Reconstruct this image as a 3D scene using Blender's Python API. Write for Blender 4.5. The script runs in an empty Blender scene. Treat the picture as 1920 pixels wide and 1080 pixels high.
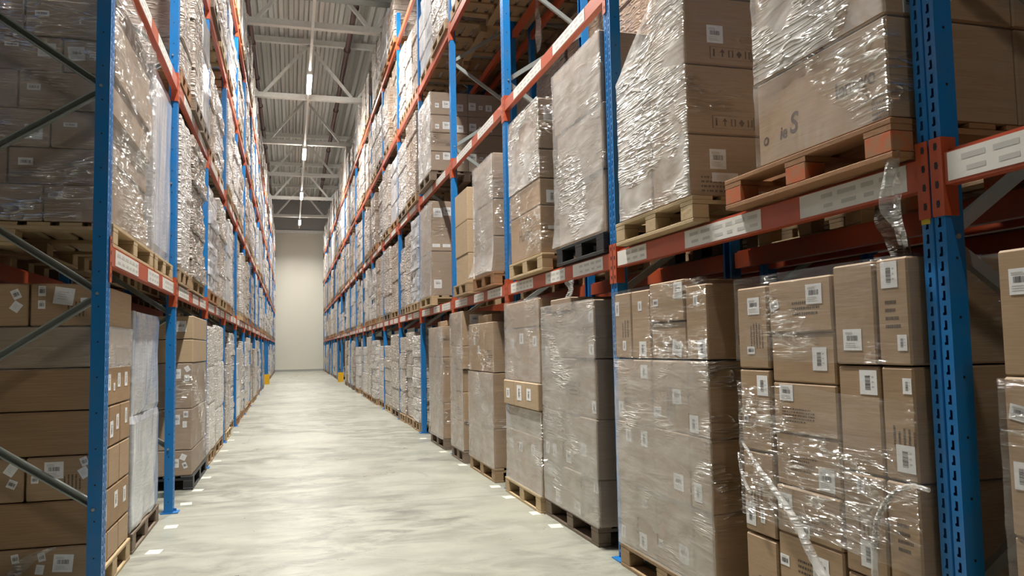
import bpy, math, random
from mathutils import Vector, Matrix, noise
random.seed(7)
C = bpy.context.scene.collection
PI = math.pi

# ---------------------------------------------------------------- measures
P = 2.8                       # bay pitch
Z0 = 2.21                     # first upright, distance along the aisle
XR, XL = 2.128, -1.015        # aisle faces of the two racks
DEP = 0.95                    # upright frame depth
BEAM = [2.075, 3.985, 5.925, 7.875]    # tops of the beam levels
TOP = 8.45
WALL_Y = 56.0
NBAY = 19
def yp(i): return Z0 + P * i

# ---------------------------------------------------------------- materials
def mat(name):
    m = bpy.data.materials.new(name); m.use_nodes = True
    nt = m.node_tree; nt.nodes.clear()
    out = nt.nodes.new('ShaderNodeOutputMaterial')
    return m, nt, out
def N(nt, t, **kw):
    n = nt.nodes.new(t)
    for k, v in kw.items():
        if k.startswith('_'): setattr(n, k[1:], v)
        else:
            key = k.replace('__', ' ')
            s = n.inputs[int(key[1:])] if key[0] == 'i' and key[1:].isdigit() else n.inputs[key]
            if isinstance(v, bpy.types.NodeSocket): nt.links.new(v, s)
            else: s.default_value = v
    return n
def ramp(nt, fac, stops):
    r = nt.nodes.new('ShaderNodeValToRGB'); nt.links.new(fac, r.inputs[0])
    el = r.color_ramp.elements
    while len(el) < len(stops): el.new(0.5)
    for e, (p, c) in zip(el, stops):
        e.position = p; e.color = (*c, 1) if len(c) == 3 else c
    return r.outputs[0]
def mixc(nt, f, a, b, mode='MIX'):
    n = nt.nodes.new('ShaderNodeMix'); n.data_type = 'RGBA'; n.blend_type = mode
    for s, v in ((n.inputs[0], f), (n.inputs[6], a), (n.inputs[7], b)):
        if isinstance(v, bpy.types.NodeSocket): nt.links.new(v, s)
        else: s.default_value = (*v, 1) if isinstance(v, tuple) and len(v) == 3 else v
    return n.outputs[2]
def math_(nt, op, a, b=None, c=None):
    n = nt.nodes.new('ShaderNodeMath'); n.operation = op
    for s, v in zip(n.inputs, (a, b, c)):
        if v is None: continue
        if isinstance(v, bpy.types.NodeSocket): nt.links.new(v, s)
        else: s.default_value = v
    return n.outputs[0]
def coords(nt, scale=(1, 1, 1), rot=(0, 0, 0), per_object=True, world=False):
    if world: v = nt.nodes.new('ShaderNodeNewGeometry').outputs['Position']
    else: v = nt.nodes.new('ShaderNodeTexCoord').outputs['Object']
    if per_object:
        oi = nt.nodes.new('ShaderNodeObjectInfo')
        a = nt.nodes.new('ShaderNodeVectorMath'); a.operation = 'ADD'
        s = nt.nodes.new('ShaderNodeVectorMath'); s.operation = 'SCALE'; s.inputs[3].default_value = 37.0
        nt.links.new(oi.outputs['Random'], s.inputs[0]); nt.links.new(v, a.inputs[0]); nt.links.new(s.outputs[0], a.inputs[1])
        v = a.outputs[0]
    m = nt.nodes.new('ShaderNodeMapping'); nt.links.new(v, m.inputs[0])
    m.inputs['Scale'].default_value = scale; m.inputs['Rotation'].default_value = rot
    return m.outputs[0]
def noi(nt, v, scale=5, detail=4, rough=.55, dist=0):
    n = N(nt, 'ShaderNodeTexNoise', Vector=v, Scale=scale, Detail=detail, Roughness=rough, Distortion=dist)
    return n.outputs[0]
def bump(nt, h, strength=.3, dist=.02):
    return N(nt, 'ShaderNodeBump', Height=h, Strength=strength, Distance=dist).outputs[0]
def pbsdf(nt, out, **kw):
    b = N(nt, 'ShaderNodeBsdfPrincipled', **kw); nt.links.new(b.outputs[0], out.inputs[0]); return b

def m_paint(name, col, rough=.4, dirt=.25):
    m, nt, out = mat(name)
    v = coords(nt)
    n = noi(nt, v, 6, 6, .65)
    c = mixc(nt, math_(nt, 'MULTIPLY', ramp(nt, n, [(.45, (0, 0, 0)), (.75, (1, 1, 1))]), dirt), (*col, 1), (.16, .13, .11, 1))
    pbsdf(nt, out, Base__Color=c, Roughness=rough, Normal=bump(nt, noi(nt, v, 60, 2), .06, .01))
    return m
def m_plain(name, col, rough=.5, metal=0.0, emit=None, es=0):
    m, nt, out = mat(name)
    n = noi(nt, coords(nt), 9, 4)
    c = mixc(nt, n, tuple(x * .86 for x in col), tuple(min(1, x * 1.12) for x in col))
    b = pbsdf(nt, out, Base__Color=c, Roughness=rough, Metallic=metal)
    if emit: b.inputs['Emission Color'].default_value = (*emit, 1); b.inputs['Emission Strength'].default_value = es
    return m
def m_card(name, a, b, gloss=.6):
    m, nt, out = mat(name)
    v = coords(nt)
    oi = nt.nodes.new('ShaderNodeObjectInfo').outputs['Random']
    base = mixc(nt, oi, a, b)
    big = noi(nt, v, 2.2, 3)
    base = mixc(nt, math_(nt, 'MULTIPLY', big, .45), base, tuple(x * .72 for x in a), 'MIX')
    fib = noi(nt, coords(nt, (1.5, 1.5, 60)), 4, 3, .6)
    base = mixc(nt, .12, base, ramp(nt, fib, [(.3, (.1, .07, .05)), (.7, (.75, .6, .45))]))
    pbsdf(nt, out, Base__Color=base, Roughness=gloss, Normal=bump(nt, noi(nt, coords(nt, (1, 1, 1)), 3.2, 3), .25, .03))
    return m
def m_wrapped(name, brown, film, lo, hi, streak_rot=.15, bst=1.0):
    """cartons tightly wound in stretch film: card and milky film mixed in bands, glossy and rippled"""
    m, nt, out = mat(name)
    v = coords(nt)
    st = noi(nt, coords(nt, (1.2, 1.2, 16), (streak_rot, streak_rot * .6, 0)), 2.4, 3, .6, .4)
    pat = noi(nt, v, 2.1, 3, .5, .8)
    f = math_(nt, 'ADD', math_(nt, 'MULTIPLY', pat, .9), math_(nt, 'MULTIPLY', st, .55))
    f = math_(nt, 'SUBTRACT', f, .28)
    f = ramp(nt, f, [(.2, (lo,) * 3), (.75, (hi,) * 3)])
    oi = nt.nodes.new('ShaderNodeObjectInfo').outputs['Random']
    br = mixc(nt, oi, brown, tuple(x * .7 for x in brown))
    base = mixc(nt, f, br, film)
    crinkle = noi(nt, coords(nt, (1, 1, 2.2), (.4, .3, 0)), 13, 3, .65, 1.0)
    rd = math_(nt, 'ABSOLUTE', math_(nt, 'SUBTRACT', noi(nt, coords(nt, (1, 1, 5), (streak_rot, .3, 0)), 4.5, 1, .5, .4), .5))
    rd = math_(nt, 'POWER', math_(nt, 'SUBTRACT', 1, math_(nt, 'MINIMUM', math_(nt, 'MULTIPLY', rd, 8), 1)), 1.6)
    h = math_(nt, 'ADD', math_(nt, 'MULTIPLY', st, .4), math_(nt, 'ADD', math_(nt, 'MULTIPLY', crinkle, .35), math_(nt, 'MULTIPLY', rd, .8)))
    nb = bump(nt, h, .5 * bst, .03)
    b = pbsdf(nt, out, Base__Color=base, Roughness=.42, Normal=nb)
    b.inputs['Coat Weight'].default_value = .9; b.inputs['Coat Roughness'].default_value = .11
    nt.links.new(bump(nt, h, bst, .045 * bst), b.inputs['Coat Normal'])
    return m
def m_film(name, lo, hi, streak=(1.0, 1.0, 22), rot=(.1, .1, 0), white=.78, bstr=.7, rough=.12, crease=.6, cover=.5):
    """clear stretch film: transparent, with milky stretched bands, partly painted-in sheen, and sharp glossy creases"""
    m, nt, out = mat(name)
    v = coords(nt)
    st = noi(nt, coords(nt, streak, rot), 2.2, 3, .6, .5)
    pat = noi(nt, v, 1.7, 2, .5, .8)
    f = math_(nt, 'ADD', math_(nt, 'MULTIPLY', st, .7), math_(nt, 'MULTIPLY', pat, .8))
    f = ramp(nt, math_(nt, 'SUBTRACT', f, .25), [(.32, (lo,) * 3), (.70, (hi,) * 3)])
    # creases: narrow ridges lying along the pull of the film, gathered in patches
    def ridge(sc, r, k, p):
        n = noi(nt, coords(nt, sc, r), k, 1, .5, .25)
        q = math_(nt, 'ABSOLUTE', math_(nt, 'SUBTRACT', n, .5))
        return math_(nt, 'POWER', math_(nt, 'SUBTRACT', 1, math_(nt, 'MINIMUM', math_(nt, 'MULTIPLY', q, 9), 1)), p)
    r1 = ridge((1.1, 1.1, 14), rot, 3.2, 1.5); r2 = ridge((1, 1, 3), (.7, .5, .2), 4.5, 2.5)
    patch = ramp(nt, noi(nt, coords(nt, (1, 1, 1.5)), 2.0, 1, .5, .5), [(cover, (0, 0, 0)), (cover + .16, (1, 1, 1))])
    cr = math_(nt, 'MULTIPLY', math_(nt, 'ADD', r1, math_(nt, 'MULTIPLY', r2, .8)), patch)
    h = math_(nt, 'ADD', math_(nt, 'MULTIPLY', st, .35), math_(nt, 'MULTIPLY', cr, crease))
    nb = bump(nt, h, bstr, .03)
    film = N(nt, 'ShaderNodeBsdfPrincipled', Base__Color=(white, white * .985, white * .955, 1), Roughness=rough + .2, Normal=nb)
    film.inputs['Coat Weight'].default_value = .8; film.inputs['Coat Roughness'].default_value = rough * .7
    nt.links.new(nb, film.inputs['Coat Normal'])
    gl = N(nt, 'ShaderNodeBsdfGlossy', Color=(1, 1, 1, 1), Roughness=rough, Normal=nb)
    tr = N(nt, 'ShaderNodeBsdfTransparent', Color=(.97, .97, .97, 1))
    g = math_(nt, 'ADD', .05, math_(nt, 'MULTIPLY', cr, .45))
    clear = N(nt, 'ShaderNodeMixShader', i0=g, i1=tr.outputs[0], i2=gl.outputs[0])
    mx = N(nt, 'ShaderNodeMixShader', i0=f, i1=clear.outputs[0], i2=film.outputs[0])
    nt.links.new(mx.outputs[0], out.inputs[0])
    return m

M = {}
def build_materials():
    M['blue'] = m_paint('blue_rack_paint', (.005, .165, .47), .38, .2)
    M['orange'] = m_paint('orange_rack_paint', (.45, .074, .024), .42, .3)
    M['galv'] = m_plain('galvanised_steel', (.36, .40, .39), .42, .55)
    M['hole_dark'] = m_plain('hole_dark', (.02, .02, .022), .5, .3)  # colour of the shade inside connector and brace holes
    M['strip'] = m_plain('beam_label_paper', (.72, .70, .66), .45)
    M['ink'] = m_plain('label_ink', (.05, .05, .055), .6)
    M['faint_ink'] = m_plain('faded_print', (.50, .49, .47), .6)
    M['print'] = m_plain('brown_carton_print', (.10, .065, .045), .7)
    M['paper'] = m_plain('white_paper_label', (.80, .80, .81), .5)
    M['marker'] = m_plain('worn_paper_marker', (.64, .63, .55), .5)
    M['tape'] = m_plain('packing_tape', (.30, .20, .11), .25)
    M['yellow'] = m_paint('yellow_guard_paint', (.75, .42, .01), .4, .2)
    M['yellow_sticker'] = m_plain('yellow_sticker', (.62, .46, .03), .5)
    M['red'] = m_plain('red_sticker', (.45, .05, .04), .5)
    M['card'] = m_card('brown_cardboard', (.42, .275, .155), (.36, .235, .135))
    M['card_dark'] = m_card('dark_ochre_cardboard', (.34, .20, .095), (.30, .175, .08))
    M['card_grey'] = m_card('greyish_cardboard', (.36, .265, .19), (.31, .225, .16))
    M['card_light'] = m_card('light_cardboard', (.47, .34, .21), (.42, .30, .185))
    M['wrapA'] = m_wrapped('wrapped_cartons_grey', (.27, .195, .145), (.50, .46, .43), .15, .80)
    M['wrapB'] = m_wrapped('wrapped_cartons_white', (.33, .27, .23), (.66, .64, .63), .35, .95, .5)
    M['wrapC'] = m_wrapped('wrapped_cartons_brown', (.30, .20, .13), (.48, .42, .37), .0, .5, .1)
    M['wrapD'] = m_wrapped('wrapped_cartons_bluish', (.40, .42, .47), (.64, .66, .70), .15, .9, 1.45, .14)
    M['film'] = m_film('clear_stretch_film', .0, .13, (1, 1, 20), (.1, .1, 0), .72, 1.0, .10, 1.0, .46)
    M['film_hazy'] = m_film('milky_stretch_film', .29, .52, (1, 1, 5), (.3, .2, 0), .73, .7, .14, .6, .56)
    M['film_bright'] = m_film('bright_stretch_film', .08, .76, (1.0, 1.0, 3), (.75, .55, 0), .86, .9, .12, 1.0, .47)  # white bands mix film haze with painted-in reflection streaks
    M['film_thin'] = m_film('thin_stretch_film', .0, .10, (1, 1, 20), (.1, .1, 0), .72, .9, .10, .9, .56)
    M['film_white'] = m_film('white_stretch_film', .30, .92, (1.0, 1.0, 2), (.75, .55, 0), .86, .8, .14, .8, .45)
    M['film_crumple'] = m_film('crumpled_stretch_film', .03, .26, (1, 1, 3), (.6, .5, 0), .8, 1.0, .12, 1.1, .41)
    M['film_lower'] = m_film('streaked_stretch_film', .0, .28, (1.6, 1.6, .8), (.1, .1, 0), .86, 1.0, .12, .9, .52)
    M['film_scrap'] = m_film('loose_stretch_film', .12, .62, (2, 2, 2), (.3, .2, 0), .8, .9, .12, .8, .4)
    M['white_steel'] = m_plain('white_painted_steel', (.78, .78, .74), .45)
    M['pipe'] = m_paint('red_brown_pipe_paint', (.10, .045, .04), .5, .3)
    M['housing'] = m_plain('lamp_housing', (.7, .7, .7), .4)
    M['lamp'] = m_plain('lamp_diffuser', (.9, .9, .9), .5, 0, (1, .97, .88), 60)
    M['black_plastic'] = m_plain('black_plastic', (.02, .021, .023), .45)
    for nm, a, b in (('wood', (.42, .29, .16), (.30, .19, .10)), ('wood_pale', (.56, .43, .25), (.44, .31, .17)), ('wood_grey', (.24, .18, .13), (.16, .115, .08)), ('wood_orange', (.40, .20, .085), (.29, .13, .05))):
        m, nt, out = mat(nm)
        g = noi(nt, coords(nt, (2, 9, 14)), 3, 5, .6, .6)
        g2 = noi(nt, coords(nt), 3.0, 3)
        c = mixc(nt, g, a, b); c = mixc(nt, math_(nt, 'MULTIPLY', g2, .35), c, (.12, .09, .07))
        pbsdf(nt, out, Base__Color=c, Roughness=.75, Normal=bump(nt, g, .3, .01)); M[nm] = m
    m, nt, out = mat('orange_painted_block')
    n = noi(nt, coords(nt), 14, 5, .7)
    c = mixc(nt, ramp(nt, n, [(.4, (0, 0, 0)), (.6, (1, 1, 1))]), (.50, .11, .035), (.33, .17, .08))
    pbsdf(nt, out, Base__Color=c, Roughness=.7); M['wood_painted'] = m
    # polished concrete
    m, nt, out = mat('polished_concrete')
    v = coords(nt, per_object=False, world=True)
    big = noi(nt, v, .35, 6, .6, .6); mid = noi(nt, v, 1.6, 7, .62, .8); fine = noi(nt, v, 22, 4, .6)
    c = mixc(nt, big, (.315, .318, .265), (.40, .398, .335))
    c = mixc(nt, math_(nt, 'MULTIPLY', ramp(nt, noi(nt, coords(nt, (.55, 1.3, 1), (0, 0, .1), per_object=False, world=True), 1.3, 6, .62, .3), [(.48, (0, 0, 0)), (.72, (1, 1, 1))]), .5), c, (.19, .192, .165))
    c = mixc(nt, math_(nt, 'MULTIPLY', fine, .10), c, (.27, .268, .24))
    # dark tyre smears gathered in patches, thin scuffs, joints cut in the slab
    patch = ramp(nt, noi(nt, coords(nt, (1, 1, 1), per_object=False, world=True), .42, 3, .5), [(.38, (0, 0, 0)), (.54, (1, 1, 1))])
    sc = noi(nt, coords(nt, (.8, 1.5, 1), (0, 0, .35), per_object=False, world=True), 2.6, 8, .74, .7)
    c = mixc(nt, math_(nt, 'MULTIPLY', math_(nt, 'MULTIPLY', ramp(nt, sc, [(.42, (0, 0, 0)), (.62, (1, 1, 1))]), patch), .75), c, (.095, .095, .085))
    sc2 = noi(nt, coords(nt, (1, .25, 1), (0, 0, -.5), per_object=False, world=True), 5, 4, .6, .4)
    c = mixc(nt, math_(nt, 'MULTIPLY', ramp(nt, sc2, [(.66, (0, 0, 0)), (.74, (1, 1, 1))]), .35), c, (.14, .14, .125))
    sep = nt.nodes.new('ShaderNodeSeparateXYZ'); nt.links.new(v, sep.inputs[0])
    wob = math_(nt, 'MULTIPLY', noi(nt, v, 1.2, 2), .05)
    def line(co, period, off, w):
        t = math_(nt, 'ADD', math_(nt, 'ADD', co, wob), 100 * period - off)
        t = math_(nt, 'MODULO', t, period)
        t = math_(nt, 'MINIMUM', t, math_(nt, 'SUBTRACT', period, t))
        return math_(nt, 'LESS_THAN', t, w)
    j = math_(nt, 'MAXIMUM', line(sep.outputs[1], 12.0, 7.58, .013), math_(nt, 'MULTIPLY', line(sep.outputs[0], 6.0, -.62, .007), math_(nt, 'MULTIPLY', math_(nt, 'GREATER_THAN', sep.outputs[1], 13.1), .7)))
    c = mixc(nt, math_(nt, 'MULTIPLY', j, .65), c, (.18, .175, .16))
    rg = ramp(nt, mid, [(.3, (.26,) * 3), (.7, (.46,) * 3)])
    pbsdf(nt, out, Base__Color=c, Roughness=rg, Normal=bump(nt, math_(nt, 'ADD', mid, fine), .05, .01)); M['floor'] = m
    # end wall: cream sandwich panels
    m, nt, out = mat('cream_wall_panel')
    v = coords(nt, per_object=False, world=True)
    n = noi(nt, v, .5, 4)
    c = mixc(nt, n, (.66, .645, .56), (.74, .725, .64))
    pbsdf(nt, out, Base__Color=c, Roughness=.5); M['wall'] = m
    m, nt, out = mat('grey_roof_deck')
    v = coords(nt, per_object=False, world=True)
    c = mixc(nt, noi(nt, v, .6, 4), (.58, .58, .55), (.68, .68, .645))
    pbsdf(nt, out, Base__Color=c, Roughness=.5); M['deck'] = m
    M['panel_dim'] = m_plain('dim_brown_panel', (.10, .085, .07), .7)
    M['panel_grey'] = m_plain('grey_wall_panel', (.36, .36, .35), .55)
build_materials()

# ---------------------------------------------------------------- mesh helpers
class MB:
    def __init__(s): s.v = []; s.f = []; s.m = []
    def quad(s, a, b, c, d, m=0):
        n = len(s.v); s.v += [a, b, c, d]; s.f.append((n, n + 1, n + 2, n + 3)); s.m.append(m)
    def box(s, x0, x1, y0, y1, z0, z1, m=0):
        n = len(s.v)
        s.v += [(x, y, z) for z in (z0, z1) for y in (y0, y1) for x in (x0, x1)]
        for f in ((0, 2, 3, 1), (4, 5, 7, 6), (0, 1, 5, 4), (2, 6, 7, 3), (0, 4, 6, 2), (1, 3, 7, 5)):
            s.f.append(tuple(n + i for i in f)); s.m.append(m)
    def cbox(s, x0, x1, y0, y1, z0, z1, b=.006, m=0):
        """box with chamfered edges"""
        n = len(s.v); b = min(b, (x1 - x0) * .3, (y1 - y0) * .3, (z1 - z0) * .3)
        lo = (x0, y0, z0); hi = (x1, y1, z1)
        idx = {}
        for sx in (0, 1):
            for sy in (0, 1):
                for sz in (0, 1):
                    sg = (sx, sy, sz)
                    for ax in range(3):
                        p = [(hi[k] if sg[k] else lo[k]) for k in range(3)]
                        for k in range(3):
                            if k != ax: p[k] += -b if sg[k] else b
                        idx[(sg, ax)] = len(s.v); s.v.append(tuple(p))
        def add(f):
            a, bb, c = (Vector(s.v[f[i]]) for i in range(3))
            nn = (bb - a).cross(c - a); cen = sum((Vector(s.v[i]) for i in f), Vector()) / len(f)
            if nn.dot(cen - Vector(((x0 + x1) / 2, (y0 + y1) / 2, (z0 + z1) / 2))) < 0: f = tuple(reversed(f))
            s.f.append(tuple(f)); s.m.append(m)
        for ax in range(3):
            u, w = [k for k in range(3) if k != ax]
            for sd in (0, 1):
                q = []
                for a_, b_ in ((0, 0), (1, 0), (1, 1), (0, 1)):
                    sg = [0, 0, 0]; sg[ax] = sd; sg[u] = a_; sg[w] = b_; q.append(idx[(tuple(sg), ax)])
                add(q)
            for a_ in (0, 1):
                for b_ in (0, 1):
                    s0 = [0, 0, 0]; s1 = [0, 0, 0]
                    s0[u] = s1[u] = a_; s0[w] = s1[w] = b_; s1[ax] = 1
                    s0, s1 = tuple(s0), tuple(s1)
                    add((idx[(s0, u)], idx[(s1, u)], idx[(s1, w)], idx[(s0, w)]))
        for sx in (0, 1):
            for sy in (0, 1):
                for sz in (0, 1): add(tuple(idx[((sx, sy, sz), k)] for k in range(3)))
    def bar(s, p, q, w, h, m=0, up=(0, 0, 1)):
        p, q = Vector(p), Vector(q); d = (q - p).normalized(); u = Vector(up)
        a = d.cross(u).normalized() * (w / 2); b = a.cross(d).normalized() * (h / 2)
        n = len(s.v)
        for e in (p, q):
            for sa, sb in ((-1, -1), (1, -1), (1, 1), (-1, 1)): s.v.append(tuple(e + a * sa + b * sb))
        for f in ((0, 1, 2, 3), (7, 6, 5, 4), (0, 4, 5, 1), (1, 5, 6, 2), (2, 6, 7, 3), (3, 7, 4, 0)):
            s.f.append(tuple(n + i for i in f)); s.m.append(m)
    def tube(s, pts, r, k=10, m=0):
        pts = [Vector(p) for p in pts]; n0 = len(s.v); rs = r if isinstance(r, (list, tuple)) else [r] * len(pts)
        for i, p in enumerate(pts):
            d = (pts[min(i + 1, len(pts) - 1)] - pts[max(i - 1, 0)]).normalized()
            u = d.cross(Vector((.31, .2, .93))).normalized(); w = d.cross(u)
            for j in range(k):
                a = 2 * PI * j / k; s.v.append(tuple(p + (u * math.cos(a) + w * math.sin(a)) * rs[i]))
        for i in range(len(pts) - 1):
            for j in range(k):
                a = n0 + i * k + j; b = n0 + i * k + (j + 1) % k
                s.f.append((a, b, b + k, a + k)); s.m.append(m)
        s.f.append(tuple(n0 + j for j in reversed(range(k)))); s.m.append(m)
        s.f.append(tuple(n0 + (len(pts) - 1) * k + j for j in range(k))); s.m.append(m)
    def mesh(s, name, mats, smooth=False):
        me = bpy.data.meshes.new(name); me.from_pydata(s.v, [], s.f)
        for x in (mats if isinstance(mats, (list, tuple)) else [mats]): me.materials.append(x)
        me.polygons.foreach_set('material_index', s.m)
        if smooth: me.polygons.foreach_set('use_smooth', [True] * len(s.f))
        me.update(); return me

def obj(name, me, parent=None, loc=(0, 0, 0), rot=(0, 0, 0), scale=(1, 1, 1)):
    o = bpy.data.objects.new(name, me); C.objects.link(o)
    o.location = loc; o.rotation_euler = rot; o.scale = scale
    if parent: o.parent = parent
    return o
LABELS = {}
def tag(o, label, cat, group=None, kind=None):
    n = len(label.replace('-', ' ').split())
    assert 4 <= len(label.split()) <= 16, label
    LABELS.setdefault(label, []).append(o.name)
    o['label'] = label; o['category'] = cat
    if group: o['group'] = group
    if kind: o['kind'] = kind
    return o
def structure(name, me, loc=(0, 0, 0)):
    o = obj(name, me, loc=loc); o['kind'] = 'structure'; return o
def thing(name, label, cat, loc=(0, 0, 0), group=None):
    return tag(obj(name, None, loc=loc), label, cat, group)
ORD = ['zeroth', 'first', 'second', 'third', 'fourth', 'fifth', 'sixth', 'seventh', 'eighth', 'ninth', 'tenth', 'eleventh', 'twelfth', 'thirteenth', 'fourteenth', 'fifteenth', 'sixteenth', 'seventeenth', 'eighteenth', 'nineteenth', 'twentieth', 'twenty-first']
LEVEL = ['floor level', 'first beam level', 'second beam level', 'third beam level', 'fourth beam level']

# ---------------------------------------------------------------- room shell
X0, X1, Y0, Y1, ZR = -8.6, 9.8, -7.0, WALL_Y, 11.75
b = MB(); b.box(X0, X1, Y0, Y1, -.2, 0); structure('floor', b.mesh('floor', M['floor']))
b = MB(); b.box(X0, X1, Y1, Y1 + .2, 0, 9.5, 0); b.box(X0, X1, Y1, Y1 + .2, 9.5, ZR, 1); structure('wall_back', b.mesh('wall_back', [M['wall'], M['panel_grey']]))
b = MB(); b.box(X0, X1, Y0 - .2, Y0, 0, ZR); structure('wall_front', b.mesh('wall_front', M['panel_dim']))
b = MB(); b.box(X0 - .2, X0, Y0, Y1, 0, ZR); structure('wall_left', b.mesh('wall_left', M['panel_dim']))
b = MB(); b.box(X1, X1 + .2, Y0, Y1, 0, ZR); structure('wall_right', b.mesh('wall_right', M['panel_dim']))
b = MB()
per = .30; prof = [(0, .14), (.10, .14), (.14, 0), (.26, 0), (.30, .14)]
pts = []; x = X0
while x < X1:
    pts += [(x + dx, ZR - .0 + dz) for dx, dz in prof[:-1]]; x += per
pts.append((x, ZR + .14))
for (xa, za), (xb, zb) in zip(pts, pts[1:]): b.quad((xa, Y0, za), (xa, Y1, za), (xb, Y1, zb), (xb, Y0, zb))
structure('ceiling', b.mesh('ceiling', M['deck']))
b = MB(); b.box(X0, X1, Y1 - .16, Y1 - .002, 9.42, 9.62); structure('trim_1', b.mesh('trim', M['white_steel']))
b = MB(); b.box(X0, X1, Y1 - .03, Y1 - .002, .002, .12); structure('baseboard_back', b.mesh('base', M['panel_grey']))

# roof trusses
def sq(p, q, w, h): bb = MB(); bb.bar(p, q, w, h, up=(0, 1, 0)); return bb.mesh('bar', M['white_steel'])
chord_b = sq((X0 + .02, 0, 0), (X1 - .02, 0, 0), .16, .17); chord_t = sq((X0 + .02, 0, 0), (X1 - .02, 0, 0), .18, .16)
for k in range(6):
    y = 20.4 + 6 * k
    t = thing('roof_truss', f'white steel roof truss, {ORD[k+1]} from the camera above the aisle', 'truss', (0, y, 9.72), 'white roof trusses across the aisle')
    obj('bottom_chord', chord_b, t); obj('top_chord', chord_t, t, (0, 0, 1.86))
    x = .55 - 6.0
    while x < X1 - 1.6:
        if x > X0 + .1:
            for dx in (-1.5, 1.5):
                if X0 + .1 < x + dx < X1 - .1: obj('diagonal', sq((x, 0, 1.78), (x + dx * .93, 0, .08), .09, .09), t)
        x += 3.0
# sprinkler pipes, lamp trunking, cable tray
for k, (x, nm) in enumerate(((-1.2, 'left'), (1.77, 'right'))):
    b = MB(); b.tube([(x, Y0 + .1 + i * 2, 11.22) for i in range(31)], .085, 12)
    t = tag(obj('sprinkler_pipe', b.mesh('pipe', M['pipe'], True)), f'dark red pipe under the roof, nearer the {nm} rack', 'pipe', 'dark red pipes under the roof')
    for i in range(16):
        c = MB(); c.tube([(x, Y0 + 2.2 + i * 3.4, 11.22), (x, Y0 + 2.36 + i * 3.4, 11.22)], .112, 12)
        obj('coupling', c.mesh('coupling', M['pipe']), t)
b = MB(); b.box(.49, .56, Y0 + .5, 54.5, 9.545, 9.60); trunk = tag(obj('lamp_trunking', b.mesh('trunking', M['white_steel'])), 'thin white trunking carrying the lamps along the aisle', 'trunking')
b = MB()
b.box(-.1, 2.75, -.16, .16, 0, .006)
for i in range(38): b.box(-.1 + i * .075, -.1 + i * .075 + .04, -.16, .16, .006, .012)
b.box(-.1, 2.75, -.17, -.155, 0, .07); b.box(-.1, 2.75, .155, .17, 0, .07)
ct = tag(obj('cable_tray', b.mesh('tray', M['galv']), loc=(0, 19.4, 10.02)), 'perforated galvanised cable tray above the first roof truss', 'cable tray')

for x in (0, 1.3, 2.6):
    b = MB(); b.tube([(x, 0, .006), (x, 0, 1.74)], .008, 6); obj('hanger', b.mesh('hanger', M['galv']), ct)
# lamps: one row above the aisle (the row in view) and one row above each neighbouring aisle
def lamp(x, y, label, group, watts, area=True):
    t = thing('ceiling_light', label, 'lamp', (x, y, 9.40), group)
    b = MB(); b.box(-.07, .07, -.85, .85, .055, .14); obj('housing', b.mesh('housing', M['housing']), t)
    b = MB(); b.box(-.06, .06, -.83, .83, 0, .052); obj('diffuser', b.mesh('diffuser', M['lamp']), t)
    if area:
        l = bpy.data.lights.new('lamp_light', 'AREA'); l.shape = 'RECTANGLE'; l.size = .16; l.size_y = 1.6
        l.energy = watts; l.spread = math.radians(145); l.color = (1, .965, .885)
        o = bpy.data.objects.new('lamp_light', l); C.objects.link(o); o.location = (0, 0, -.02); o.parent = t
LAMP_Y = [-2.8, 6.2, 15.2, 24.2, 33.1, 42.3, 51.2]
nth = ['first', 'second', 'third', 'fourth']
AISLE_W = 370
for k, y in enumerate(LAMP_Y):
    lab = f'bright tube lamp on the aisle trunking, {nth[k-3]} visible from the camera' if k >= 3 else f'bright tube lamp overhead, {["behind the camera", "above the first bays", "above the fifth bay"][k]}'
    lamp(.525, y, lab, 'tube lamps along the aisle', AISLE_W * (.12, 1.5, 1.12, 1, .95, .9, .85)[k])
for k, y in enumerate((7.5, 19, 33, 47)):
    for x, nm in ((-5.9, 'left'), (7.3, 'right')):
        lamp(x, y, f'tube lamp over the neighbouring {nm} aisle, {nth[k] if k < 4 else "fifth"} along', 'tube lamps over the neighbouring aisles', 110)

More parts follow.
